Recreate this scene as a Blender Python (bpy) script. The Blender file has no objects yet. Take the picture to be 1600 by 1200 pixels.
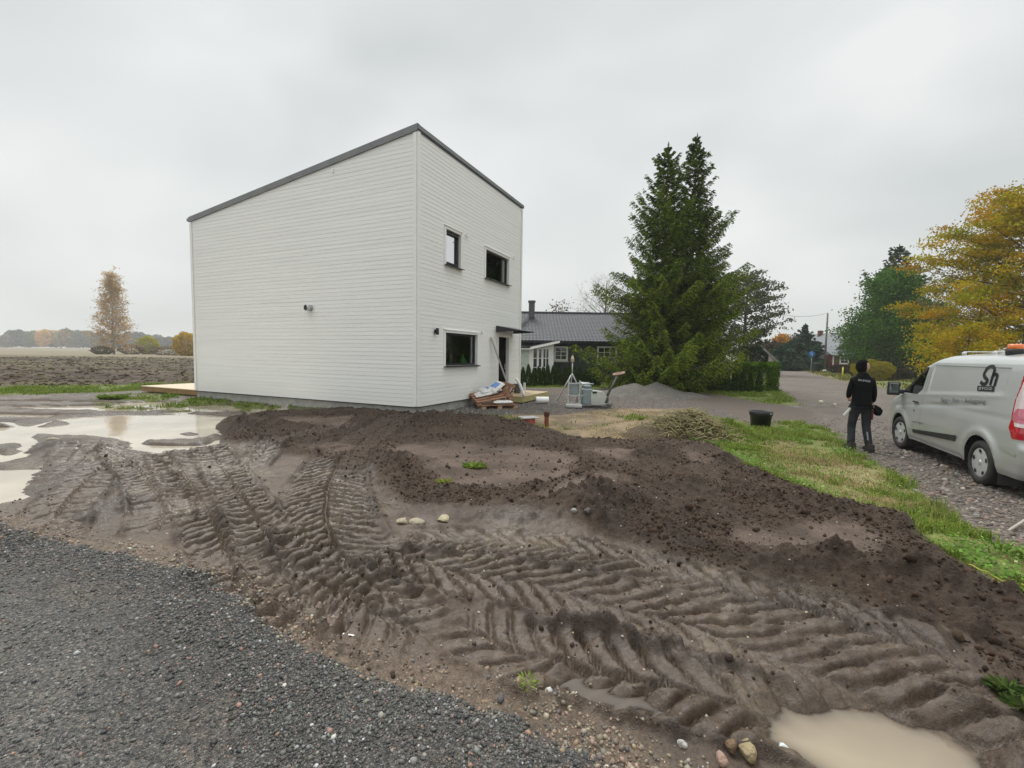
import bpy, math, random
import numpy as np
from mathutils import Vector, Matrix
from math import radians as rad, sin, cos, pi
rng = np.random.default_rng(7); random.seed(7)
SC = bpy.context.scene
COL = SC.collection

# ------------------------------------------------------------------ camera
F_PX, PITCH, ROLL, CAM_H = 707.84, 0.0669, 0.0148, 1.70
_R0 = np.array([1, 0, 0.]); _F = np.array([0, cos(PITCH), -sin(PITCH)]); _U0 = np.array([0, sin(PITCH), cos(PITCH)])
_R = cos(ROLL)*_R0 + sin(ROLL)*_U0; _U = -sin(ROLL)*_R0 + cos(ROLL)*_U0
cam = bpy.data.cameras.new('camera'); cam.sensor_width = 36; cam.lens = F_PX/1600*36
cam.clip_start = 0.05; cam.clip_end = 5000
camo = bpy.data.objects.new('camera', cam); COL.objects.link(camo)
M = Matrix([[_R[i], _U[i], -_F[i]] for i in range(3)]).to_4x4(); M.translation = (0, 0, CAM_H)
camo.matrix_world = M
SC.camera = camo

# ------------------------------------------------------------------ sky and light
W = bpy.data.worlds.new('World'); SC.world = W; W.use_nodes = True
nt = W.node_tree; nt.nodes.clear()
def N(t, ty, **kw):
    n = t.nodes.new(ty)
    for k, v in kw.items(): setattr(n, k, v)
    return n
sky = N(nt, 'ShaderNodeTexSky', sky_type='NISHITA', sun_disc=False)
SUN_EL, SUN_ROT = rad(56), rad(-22)
sky.sun_elevation = SUN_EL; sky.sun_rotation = SUN_ROT
tc = N(nt, 'ShaderNodeTexCoord'); sep = N(nt, 'ShaderNodeSeparateXYZ'); nt.links.new(tc.outputs['Generated'], sep.inputs[0])
mp = N(nt, 'ShaderNodeMapping'); mp.inputs['Scale'].default_value = (1.3, 1.3, 2.6); nt.links.new(tc.outputs['Generated'], mp.inputs[0])
ns = N(nt, 'ShaderNodeTexNoise'); ns.inputs['Scale'].default_value = 1.5; ns.inputs['Detail'].default_value = 3; ns.inputs['Roughness'].default_value = .38
ns.inputs['Distortion'].default_value = .3
nt.links.new(mp.outputs[0], ns.inputs[0])
cr = N(nt, 'ShaderNodeValToRGB'); e = cr.color_ramp.elements
e[0].position = .34; e[0].color = (.585, .615, .625, 1); e[1].position = .64; e[1].color = (.795, .81, .81, 1)
nt.links.new(ns.outputs[0], cr.inputs[0])
hz = N(nt, 'ShaderNodeValToRGB'); e = hz.color_ramp.elements          # overcast luminance by elevation, brightest overhead
e[0].position = 0; e[0].color = (1.03, 1.02, .99, 1); e[1].position = 1; e[1].color = (3.1, 3.1, 3.05, 1)
x = hz.color_ramp.elements.new(.25); x.color = (1.02, 1.02, 1.0, 1)
x = hz.color_ramp.elements.new(.62); x.color = (1.0, 1.0, 1.0, 1)
x = hz.color_ramp.elements.new(.8); x.color = (2.3, 2.3, 2.28, 1)
nt.links.new(sep.outputs[2], hz.inputs[0])
ml = N(nt, 'ShaderNodeMix', data_type='RGBA', blend_type='MULTIPLY'); ml.inputs[0].default_value = 1
nt.links.new(cr.outputs[0], ml.inputs[6]); nt.links.new(hz.outputs[0], ml.inputs[7])
sc_ = N(nt, 'ShaderNodeMix', data_type='RGBA', blend_type='MULTIPLY'); sc_.inputs[0].default_value = 1; sc_.inputs[7].default_value = (10, 10, 10, 1)
nt.links.new(ml.outputs[2], sc_.inputs[6])
mx = N(nt, 'ShaderNodeMix', data_type='RGBA'); mx.inputs[0].default_value = .97
nt.links.new(sky.outputs[0], mx.inputs[6]); nt.links.new(sc_.outputs[2], mx.inputs[7])
bg = N(nt, 'ShaderNodeBackground'); bg.inputs[1].default_value = 0.1
nt.links.new(mx.outputs[2], bg.inputs[0])
wo = N(nt, 'ShaderNodeOutputWorld'); nt.links.new(bg.outputs[0], wo.inputs[0])

sl = bpy.data.lights.new('sun', 'SUN'); sl.energy = 1.75; sl.angle = rad(24); sl.color = (1, .985, .95)
so = bpy.data.objects.new('sun', sl); COL.objects.link(so)
_az = rad(-22)    # the thinnest cloud lies beyond the house, a little to the left
so.rotation_euler = Vector((-sin(_az)*cos(SUN_EL), -cos(_az)*cos(SUN_EL), -sin(SUN_EL))).to_track_quat('-Z', 'Y').to_euler()
so.location = (0, -5, 30)
SC.view_settings.view_transform = 'Standard'; SC.view_settings.look = 'None'; SC.view_settings.gamma = 1
SC.view_settings.exposure = 0.12; SC.view_settings.use_curve_mapping = False
SC.cycles.max_bounces = 6; SC.cycles.transparent_max_bounces = 12; SC.cycles.volume_bounces = 1

# ------------------------------------------------------------------ helpers
def base_z(x, y):                                   # the yard falls 15 cm towards the gravel road on the right
    a = np.clip((np.asarray(x, float)-3.2)/3.3, 0, 1); a = a*a*(3-2*a)
    b = np.clip((np.asarray(y, float)-13)/9, 0, 1); b = b*b*(3-2*b)
    return -0.15*a*(1-b)
def ray(px, py):
    return _F + _R*(px-800)/F_PX + _U*(600-py)/F_PX
def g(px, py, dz=0.0):                              # where the ground lies under a direction seen from the tripod point
    d = ray(px, py); z = 0.0
    for _ in range(12):
        t = (z+dz-CAM_H)/d[2]; z = float(base_z(d[0]*t, d[1]*t))
    return (float(d[0]*t), float(d[1]*t))
def at_depth(px, py, dep):                          # point at a distance along +Y
    d = ray(px, py); t = dep/d[1]; return (float(d[0]*t), dep, float(CAM_H+d[2]*t))
def hash2(ix, iy, s):
    h = (ix.astype(np.int64)*374761393 + iy.astype(np.int64)*668265263 + s*2246822519) & 0xffffffff
    h = ((h ^ (h >> 13))*1274126177) & 0xffffffff
    return ((h ^ (h >> 16)) & 0xffff)/65535.0
def vnoise(x, y, s=0):
    ix = np.floor(x); iy = np.floor(y); fx = x-ix; fy = y-iy
    fx = fx*fx*fx*(fx*(fx*6-15)+10); fy = fy*fy*fy*(fy*(fy*6-15)+10)
    a = hash2(ix, iy, s); b = hash2(ix+1, iy, s); c = hash2(ix, iy+1, s); d = hash2(ix+1, iy+1, s)
    return (a+(b-a)*fx)*(1-fy) + (c+(d-c)*fx)*fy
def fbm(x, y, sc, oc=4, s=0, r=.5):
    t = 0; a = 1; n = 0; x = x*sc; y = y*sc
    for i in range(oc):
        t = t+a*(vnoise(x, y, s+i*17)-.5)*2; n += a; a *= r
        x, y = x*1.6-y*1.2+3.7, x*1.2+y*1.6-1.3
    return t/n
def ss(a, b, v):
    t = np.clip((v-a)/(b-a), 0, 1); return t*t*(3-2*t)
def sdf(P, x, y):                                   # signed distance, negative inside
    P = np.asarray(P, float); n = len(P); d2 = np.full(x.shape, 1e12); ins = np.zeros(x.shape, bool)
    for i in range(n):
        ax, ay = P[i]; bx, by = P[(i+1) % n]; ex, ey = bx-ax, by-ay
        t = np.clip(((x-ax)*ex+(y-ay)*ey)/(ex*ex+ey*ey+1e-12), 0, 1)
        d2 = np.minimum(d2, (x-ax-t*ex)**2+(y-ay-t*ey)**2)
        c = (ay > y) != (by > y)
        if abs(by-ay) > 1e-12: ins ^= c & (x < (bx-ax)*(y-ay)/(by-ay)+ax)
    d = np.sqrt(d2); return np.where(ins, -d, d)
def poly(pts): return [g(*p) for p in pts]
def spline(P, n=60):
    P = np.asarray(P, float); Q = np.vstack([2*P[0]-P[1], P, 2*P[-1]-P[-2]]); o = []
    for i in range(len(P)-1):
        for t in np.linspace(0, 1, max(2, n//(len(P)-1)), endpoint=False):
            a, b, c, d = Q[i:i+4]
            o.append(.5*((2*b)+(-a+c)*t+(2*a-5*b+4*c-d)*t*t+(-a+3*b-3*c+d)*t**3))
    o.append(P[-1]); return np.array(o)

# ---- tags
def tag(o, label=None, cat=None, group=None, kind=None):
    if label: o['label'] = label
    if cat: o['category'] = cat
    if group: o['group'] = group
    if kind: o['kind'] = kind
    return o
def thing(name, label, cat, loc=(0, 0, 0), rz=0, group=None, kind=None):
    o = bpy.data.objects.new(name, None); COL.objects.link(o); o.empty_display_size = .2
    o.location = loc; o.rotation_euler = (0, 0, rz)
    return tag(o, label, cat, group, kind)
def copy_thing(src, loc, rz, label, scale=None):
    r = src.copy(); COL.objects.link(r); r.location = loc; r.rotation_euler = (0, 0, rz); r['label'] = label
    if scale: r.scale = scale
    for ch in src.children:
        c = ch.copy(); COL.objects.link(c); c.parent = r
        for gch in ch.children:
            d = gch.copy(); COL.objects.link(d); d.parent = c
    return r

# ---- numpy mesh
def npmesh(name, V, Fa, mat=None, parent=None, col=None, smooth=False, aux=None, loc=None):
    V = np.asarray(V, np.float32); Fa = np.asarray(Fa, np.int32); k = Fa.shape[1]
    me = bpy.data.meshes.new(name); me.vertices.add(len(V)); me.vertices.foreach_set('co', V.ravel())
    me.loops.add(Fa.size); me.loops.foreach_set('vertex_index', Fa.ravel())
    me.polygons.add(len(Fa)); me.polygons.foreach_set('loop_start', np.arange(0, Fa.size, k, dtype=np.int32))
    me.polygons.foreach_set('loop_total', np.full(len(Fa), k, np.int32))
    if smooth: me.polygons.foreach_set('use_smooth', np.ones(len(Fa), bool))
    for nm, c in (('col', col), ('aux', aux)):
        if c is not None:
            c = np.asarray(c, np.float32)
            if c.shape[1] == 3: c = np.hstack([c, np.ones((len(c), 1), np.float32)])
            a = me.color_attributes.new(nm, 'FLOAT_COLOR', 'POINT'); a.data.foreach_set('color', c.ravel())
    me.update(); me.validate()
    o = bpy.data.objects.new(name, me); COL.objects.link(o)
    if mat: me.materials.append(mat)
    if parent: o.parent = parent
    if loc is not None: o.location = loc
    return o
def rotmats(n, r, tilt=pi):                         # random rotations
    a = r.uniform(0, 2*pi, n); b = r.uniform(-tilt, tilt, n); c = r.uniform(-tilt, tilt, n)
    ca, sa, cb, sb, cc, sc = np.cos(a), np.sin(a), np.cos(b), np.sin(b), np.cos(c), np.sin(c)
    R = np.empty((n, 3, 3))
    R[:, 0, 0] = ca*cb; R[:, 0, 1] = ca*sb*sc-sa*cc; R[:, 0, 2] = ca*sb*cc+sa*sc
    R[:, 1, 0] = sa*cb; R[:, 1, 1] = sa*sb*sc+ca*cc; R[:, 1, 2] = sa*sb*cc-ca*sc
    R[:, 2, 0] = -sb; R[:, 2, 1] = cb*sc; R[:, 2, 2] = cb*cc
    return R
def scatter(name, protos, F0, P, S, C, mat, r, tilt=.6, smooth=False, parent=None):
    n = len(P); protos = np.asarray(protos); k = r.integers(0, len(protos), n); V = protos[k]*np.asarray(S)[:, None, :]
    V = np.einsum('nij,nvj->nvi', rotmats(n, r, tilt), V)+np.asarray(P)[:, None, :]
    nv = protos.shape[1]; Fa = (np.asarray(F0)[None]+(np.arange(n)*nv)[:, None, None]).reshape(-1, len(F0[0]))
    return npmesh(name, V.reshape(-1, 3), Fa, mat, parent, np.repeat(C, nv, axis=0), smooth)
def ico(sub=0):
    import bmesh
    bm = bmesh.new(); bmesh.ops.create_icosphere(bm, subdivisions=sub+1, radius=1)
    v = np.array([p.co[:] for p in bm.verts]); f = np.array([[q.index for q in fc.verts] for fc in bm.faces]); bm.free(); return v, f
ICO0, ICOF0 = ico(0); ICO1, ICOF1 = ico(1)
def rocks(V, n, r, j=.28):
    o = []
    for _ in range(n):
        m = r.normal(0, 1, (4, 3)); m /= np.linalg.norm(m, axis=1)[:, None]
        q = V*(1+r.uniform(-j, j, (len(V), 1))*.6)
        for a in m:
            dd = q@a; lim = r.uniform(.55, .85); q = q-np.outer(np.maximum(dd-lim, 0), a)
        o.append(q)
    return np.array(o)
ROCK0 = rocks(ICO0, 12, rng); ROCK1 = rocks(rocks(ICO1, 1, rng, .2)[0], 10, rng, .2); ROCK1 = np.array([rocks(q, 1, rng, .06)[0] for q in ROCK1])

# ---- free mesh builder
class MB:
    def __init__(s): s.v = []; s.f = []; s.sm = []
    def add(s, V, Fa, smooth=False):
        o = len(s.v); s.v += [tuple(p) for p in V]; s.f += [tuple(i+o for i in q) for q in Fa]; s.sm += [smooth]*len(Fa); return s
    def box(s, c, d, rot=None, bev=0):
        x, y, z = d[0]/2, d[1]/2, d[2]/2
        if bev:
            b = min(bev, x*.9, y*.9, z*.9); V = []
            for sx in (-1, 1):
                for sy in (-1, 1):
                    for sz in (-1, 1):
                        V += [(sx*(x-b), sy*(y-b), sz*z), (sx*(x-b), sy*y, sz*(z-b)), (sx*x, sy*(y-b), sz*(z-b))]
            import bmesh
            bm = bmesh.new(); [bm.verts.new(p) for p in V]; r = bmesh.ops.convex_hull(bm, input=bm.verts)
            bmesh.ops.dissolve_limit(bm, angle_limit=.02, verts=bm.verts, edges=bm.edges)
            bm.verts.index_update(); V = [tuple(p.co) for p in bm.verts]; Fa = [[q.index for q in f.verts] for f in bm.faces]; bm.free()
        else:
            V = [(-x, -y, -z), (x, -y, -z), (x, y, -z), (-x, y, -z), (-x, -y, z), (x, -y, z), (x, y, z), (-x, y, z)]
            Fa = [(3, 2, 1, 0), (4, 5, 6, 7), (0, 1, 5, 4), (1, 2, 6, 5), (2, 3, 7, 6), (3, 0, 4, 7)]
        Rm = Matrix.Identity(3) if rot is None else (rot if isinstance(rot, Matrix) else Matrix.Rotation(rot, 3, 'Z'))
        return s.add([tuple(Rm@Vector(p)+Vector(c)) for p in V], Fa)
    def tube(s, P, R, n=8, caps=True, smooth=True, up=None):
        P = [Vector(p) for p in P]; R = [R]*len(P) if not hasattr(R, '__len__') else R
        V = []; pu = None
        for i, p in enumerate(P):
            t = (P[min(i+1, len(P)-1)]-P[max(i-1, 0)])
            if t.length < 1e-9: t = Vector((0, 0, 1))
            t.normalize()
            if pu is None: a = Vector((0, 0, 1)) if abs(t.z) < .9 else Vector((1, 0, 0)); a = t.cross(a).normalized()
            else: a = (pu-t*pu.dot(t)).normalized()
            pu = a; b = t.cross(a)
            for k in range(n):
                th = 2*pi*k/n; V.append(p+(a*cos(th)+b*sin(th))*R[i])
        Fa = [(i*n+k, i*n+(k+1) % n, (i+1)*n+(k+1) % n, (i+1)*n+k) for i in range(len(P)-1) for k in range(n)]
        s.add(V, Fa, smooth)
        if caps:
            o = len(s.v)-len(V); s.f.append(tuple(o+k for k in range(n))[::-1]); s.f.append(tuple(o+(len(P)-1)*n+k for k in range(n))); s.sm += [False, False]
        return s
    def lathe(s, prof, n=20, c=(0, 0, 0), axis='Z', smooth=True):
        V = []
        for r, z in prof:
            for k in range(n):
                th = 2*pi*k/n; p = (r*cos(th), r*sin(th), z)
                if axis == 'Y': p = (p[0], p[2], p[1])
                if axis == 'X': p = (p[2], p[0], p[1])
                V.append((p[0]+c[0], p[1]+c[1], p[2]+c[2]))
        Fa = [(i*n+k, i*n+(k+1) % n, (i+1)*n+(k+1) % n, (i+1)*n+k) for i in range(len(prof)-1) for k in range(n)]
        return s.add(V, Fa, smooth)
    def prism(s, pts, y0, y1, axis='Y'):            # outline in two axes pushed along the third
        n = len(pts)
        def m(a, b, c): return (a, c, b) if axis == 'Y' else ((c, a, b) if axis == 'X' else (a, b, c))
        V = [m(a, b, y0) for a, b in pts]+[m(a, b, y1) for a, b in pts]
        Fa = [tuple(range(n)), tuple(range(2*n-1, n-1, -1))]+[(i, (i+1) % n, n+(i+1) % n, n+i) for i in range(n)]
        return s.add(V, Fa)
    def xf(s, Mx, start=0):
        for i in range(start, len(s.v)): s.v[i] = tuple(Mx@Vector(s.v[i]))
        return s
    def build(s, name, mat, parent=None, smooth=None):
        me = bpy.data.meshes.new(name); me.from_pydata(s.v, [], s.f); me.validate()
        import bmesh
        bm = bmesh.new(); bm.from_mesh(me); bmesh.ops.recalc_face_normals(bm, faces=bm.faces); bm.to_mesh(me); bm.free()
        if len(me.polygons) == len(s.sm): me.polygons.foreach_set('use_smooth', s.sm if smooth is None else [smooth]*len(s.sm))
        me.materials.append(mat); me.update()
        o = bpy.data.objects.new(name, me); COL.objects.link(o)
        if parent: o.parent = parent
        return o
def rotz(a): return Matrix.Rotation(a, 3, 'Z')
def rxyz(x, y, z): return Matrix.Rotation(z, 3, 'Z')@Matrix.Rotation(y, 3, 'Y')@Matrix.Rotation(x, 3, 'X')

# ---- materials
def newmat(name):
    m = bpy.data.materials.new(name); m.use_nodes = True; t = m.node_tree
    return m, t, t.nodes['Principled BSDF']
def mat(name, c, rough=.6, metal=0, var=.12, vs=6, bump=0, bs=40, spec=.5, dirt=None, coat=0, stretch=(1, 1, 1)):
    m, t, b = newmat(name); L = t.links
    tc = N(t, 'ShaderNodeTexCoord'); mp = N(t, 'ShaderNodeMapping'); mp.inputs['Scale'].default_value = stretch; L.new(tc.outputs['Object'], mp.inputs[0])
    n = N(t, 'ShaderNodeTexNoise'); n.inputs['Scale'].default_value = vs; n.inputs['Detail'].default_value = 5; L.new(mp.outputs[0], n.inputs[0])
    r = N(t, 'ShaderNodeMapRange'); r.inputs[1].default_value = .3; r.inputs[2].default_value = .7; r.inputs[3].default_value = 1-var; r.inputs[4].default_value = 1+var; L.new(n.outputs[0], r.inputs[0])
    x = N(t, 'ShaderNodeMix', data_type='RGBA', blend_type='MULTIPLY'); x.inputs[0].default_value = 1; x.inputs[6].default_value = (*c, 1)
    L.new(r.outputs[0], x.inputs[7]); out = x.outputs[2]
    if dirt:                                        # (colour, height it reaches, amount)
        s = N(t, 'ShaderNodeSeparateXYZ'); L.new(tc.outputs['Object'], s.inputs[0])
        q = N(t, 'ShaderNodeMapRange'); q.inputs[1].default_value = dirt[1]; q.inputs[2].default_value = 0; q.inputs[3].default_value = 0; q.inputs[4].default_value = dirt[2]; L.new(s.outputs[2], q.inputs[0])
        k = N(t, 'ShaderNodeMath', operation='MULTIPLY'); L.new(q.outputs[0], k.inputs[0]); L.new(n.outputs[0], k.inputs[1])
        y = N(t, 'ShaderNodeMix', data_type='RGBA'); L.new(k.outputs[0], y.inputs[0]); L.new(out, y.inputs[6]); y.inputs[7].default_value = (*dirt[0], 1); out = y.outputs[2]
    L.new(out, b.inputs['Base Color']); b.inputs['Roughness'].default_value = rough; b.inputs['Metallic'].default_value = metal
    b.inputs['Specular IOR Level'].default_value = spec; b.inputs['Coat Weight'].default_value = coat; b.inputs['Coat Roughness'].default_value = .05
    if bump:
        n2 = N(t, 'ShaderNodeTexNoise'); n2.inputs['Scale'].default_value = bs; n2.inputs['Detail'].default_value = 4; L.new(mp.outputs[0], n2.inputs[0])
        bp = N(t, 'ShaderNodeBump'); bp.inputs['Strength'].default_value = 1; bp.inputs['Distance'].default_value = bump; L.new(n2.outputs[0], bp.inputs['Height']); L.new(bp.outputs[0], b.inputs['Normal'])
    return m
def attr_mat(name, rough=.8, trans=0, spec=.3, bump=0, bs=60):
    m, t, b = newmat(name); L = t.links
    a = N(t, 'ShaderNodeVertexColor', layer_name='col'); L.new(a.outputs[0], b.inputs['Base Color'])
    b.inputs['Roughness'].default_value = rough; b.inputs['Specular IOR Level'].default_value = spec
    if bump:
        tc = N(t, 'ShaderNodeTexCoord'); n2 = N(t, 'ShaderNodeTexNoise'); n2.inputs['Scale'].default_value = bs; L.new(tc.outputs['Object'], n2.inputs[0])
        bp = N(t, 'ShaderNodeBump'); bp.inputs['Distance'].default_value = bump; L.new(n2.outputs[0], bp.inputs['Height']); L.new(bp.outputs[0], b.inputs['Normal'])
    if trans:
        tr = N(t, 'ShaderNodeBsdfTranslucent'); L.new(a.outputs[0], tr.inputs[0]); mx = N(t, 'ShaderNodeMixShader'); mx.inputs[0].default_value = trans
        L.new(b.outputs[0], mx.inputs[1]); L.new(tr.outputs[0], mx.inputs[2]); L.new(mx.outputs[0], t.nodes['Material Output'].inputs[0])
    return m
def glassmat(name, tint=(.8, .85, .82), refl=1.0):
    m, t, b = newmat(name); L = t.links; t.nodes.remove(b)
    tr = N(t, 'ShaderNodeBsdfTransparent'); tr.inputs[0].default_value = (*tint, 1)
    gl = N(t, 'ShaderNodeBsdfGlossy'); gl.inputs['Roughness'].default_value = 0.01; gl.inputs[0].default_value = (refl, refl, refl, 1)
    fr = N(t, 'ShaderNodeFresnel'); fr.inputs[0].default_value = 1.75
    mx = N(t, 'ShaderNodeMixShader'); L.new(fr.outputs[0], mx.inputs[0]); L.new(tr.outputs[0], mx.inputs[1]); L.new(gl.outputs[0], mx.inputs[2])
    L.new(mx.outputs[0], t.nodes['Material Output'].inputs[0]); return m
# ================================================================== the ground
GRAVEL = [(-60, 5.2), (-9, 4.9)] + poly([(-60, 812), (0, 830), (60, 850), (130, 862), (230, 878), (330, 902), (392, 935), (425, 985), (500, 1035), (600, 1070), (700, 1108), (800, 1148), (900, 1200)]) + [(1.2, 1.2), (2.2, .4), (4, -3), (4, -40), (-60, -40)]
TOPSOIL = poly([(318, 668), (350, 655), (420, 645), (520, 640), (640, 643), (740, 652), (830, 668), (930, 690), (1040, 690), (1125, 700), (1180, 738), (1250, 768), (1380, 806), (1500, 888), (1592, 952), (1640, 1010), (1640, 1090), (1560, 1075), (1480, 1020), (1400, 985), (1250, 925), (1130, 895), (1000, 855), (880, 818), (760, 803), (650, 800), (600, 760), (590, 735), (560, 745), (480, 720), (420, 705), (350, 690)])
VERGE = poly([(1085, 652), (1150, 655), (1185, 668), (1240, 656), (1300, 672), (1345, 708), (1400, 742), (1450, 785), (1520, 830), (1620, 872), (1760, 930)]) + [(6.5, 2.0), (4.6, 1.9), (3.6, 2.2)] + poly([(1660, 1030), (1600, 962), (1500, 890), (1380, 808), (1250, 770), (1180, 740), (1110, 705), (1060, 690)])
STRAW = [poly(q) for q in ([(1180, 700), (1230, 690), (1300, 705), (1380, 745), (1400, 770), (1340, 765), (1260, 745), (1190, 725)], [(1300, 770), (1420, 785), (1470, 800), (1400, 815), (1330, 800)])]
SAND = poly([(742, 660), (800, 648), (880, 648), (950, 640), (1075, 640), (1060, 672), (1010, 696), (930, 694), (850, 678)])
ROAD = poly([(1150, 576.5), (1196, 574.5), (1246, 575), (1256, 579), (1285, 588), (1325, 597), (1400, 609), (1480, 624), (1640, 652), (2000, 720)]) + [(40, 1), (6.8, 1.0)] + poly([(1760, 935), (1620, 872), (1520, 830), (1450, 785), (1400, 742), (1345, 708), (1290, 672), (1255, 640), (1228, 618), (1207, 603), (1196, 590), (1190, 582), (1150, 579)])
YARD = poly([(640, 640), (690, 632), (760, 622), (815, 598), (900, 600), (960, 606), (1080, 612), (1220, 632), (1260, 640), (1290, 668), (1240, 655), (1150, 655), (1060, 640), (950, 640), (880, 650), (800, 650), (745, 662)])
HGRAV = poly([(290, 618), (640, 652), (760, 668), (835, 672), (870, 640), (860, 610), (700, 600), (300, 600)])
FIELD = [(-400, 88), (-60, 88), (-25, 86), (0, 84), (0, 30)] + [(-4, 24), g(300, 600), g(230, 601), g(100, 604), g(0, 607), (-60, 17.2), (-400, 17)]
GSTRIP = [g(p, q) for p, q in ((-60, 604), (0, 602), (100, 600), (300, 596), (305, 612), (240, 608), (160, 613), (100, 614), (0, 618), (-60, 619))]
LAWN2 = poly([(1080, 612), (1130, 604), (1208, 603), (1228, 616), (1262, 634), (1200, 630), (1130, 618)])
WEED = [poly(q) for q in ([(150, 622), (240, 612), (330, 622), (460, 632), (640, 646), (560, 650), (400, 640), (250, 640), (140, 636)], [(740, 652), (790, 650), (850, 664), (900, 662), (1000, 648), (1010, 655), (870, 676), (800, 672)])]
FLATS = [poly(q) for q in ([(600, 702), (700, 697), (830, 702), (905, 722), (900, 748), (850, 764), (780, 772), (700, 765), (645, 740)],
  [(1115, 824), (1230, 822), (1330, 828), (1395, 858), (1380, 902), (1300, 905), (1190, 878), (1128, 852)], [(455, 704), (540, 692), (575, 702), (520, 716)],
  [(880, 752), (960, 745), (985, 760), (930, 790), (850, 800), (800, 790)], [(430, 655), (560, 658), (540, 672), (440, 668)], [(1050, 705), (1110, 712), (1120, 735), (1060, 728)], [(930, 700), (1010, 712), (1000, 728), (900, 716)])]
POOLS = [poly(q) for q in ([(-160, 652), (0, 656), (46, 664), (52, 688), (36, 708), (0, 715), (-160, 722)], [(40, 664), (110, 650), (180, 646), (300, 645), (352, 649), (338, 664), (360, 676), (330, 690), (285, 699), (245, 704), (215, 697), (192, 680), (130, 676), (60, 672)],
  [(-160, 732), (0, 730), (52, 729), (40, 748), (22, 772), (-160, 800)])]
POOL2 = [poly(q) for q in ([(1215, 1098), (1300, 1086), (1400, 1090), (1480, 1108), (1545, 1142), (1590, 1200)],)]
POOL2[0] = POOL2[0] + [(2.55, 1.5), (2.0, 1.35), (1.55, 1.45)] + poly([(1330, 1190), (1262, 1160), (1205, 1138)])
POOL3 = [poly([(860, 1060), (905, 1050), (985, 1078), (1060, 1100), (1050, 1118), (960, 1112), (880, 1092)])]
TRACKS = [  # centre line, width, depth, lug pitch, slant, lug height
 ([(255, 695), (300, 762), (336, 822), (354, 872), (372, 935)], .52, .06, .142, .45, .068),
 ([(322, 695), (366, 760), (404, 820), (430, 872), (462, 935), (480, 985)], .46, .065, .148, .08, .075),
 ([(640, 652), (602, 672), (556, 700), (522, 738), (510, 790), (520, 845), (552, 895), (610, 945), (660, 985)], .84, .07, .162, .65, .072),
 ([(560, 858), (700, 893), (830, 915), (960, 950), (1090, 985), (1230, 1035), (1400, 1090), (1560, 1150), (1700, 1230)], .66, .045, .17, .9, .055),
 ([(600, 846), (760, 848), (900, 868), (1050, 903), (1200, 948), (1350, 998), (1500, 1050), (1640, 1110)], .52, .04, .165, -.9, .055),
 ([(690, 960), (790, 1008), (900, 1040), (1040, 1072), (1180, 1104), (1300, 1135)], .50, .05, .17, -.8, .055),
 ([(40, 868), (95, 800), (150, 738), (205, 690)], .55, .04, .18, -.5, .045),
 ([(150, 688), (205, 722), (245, 780), (252, 838)], .48, .03, .16, .5, .04),
 ([(380, 735), (440, 695), (520, 674), (575, 668)], .48, .035, .19, .7, .05),
 ([(430, 880), (520, 930), (640, 985), (700, 1010)], .60, .03, .17, .6, .045),
 ([(-120, 770), (0, 765), (100, 720), (130, 690)], .5, .03, .17, .5, .04)]
MOUNDS = [  # px, py, rx, ry, rotation, height
 (694, 664, 1.6, .62, -.10, .19), (380, 672, .95, .42, 0, .20), (560, 660, 1.0, .5, .3, .04), (640, 735, .6, .35, .2, .13), (935, 800, .55, .36, .5, .22), (760, 812, 1.1, .20, -.12, .12),
 (1080, 672, 1.25, .75, 0, .34), (1280, 900, .6, .22, -.4, .10), (1500, 960, .9, .35, -.75, .16), (178, 800, .34, .50, .2, .07), (95, 695, .38, .4, 0, .10), (1020, 720, 1.5, .22, -.15, .10), (430, 700, .35, .5, .4, .14),
 (855, 640, .1, .1, 0, .0), (1420, 1000, 1.2, .16, -.55, .08), (980, 1012, 1.0, .12, -.33, .07), (700, 745, .4, .2, 0, .04), (1180, 790, 1.6, .22, -.55, .10), (760, 720, .9, .12, .1, .05)]

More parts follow.
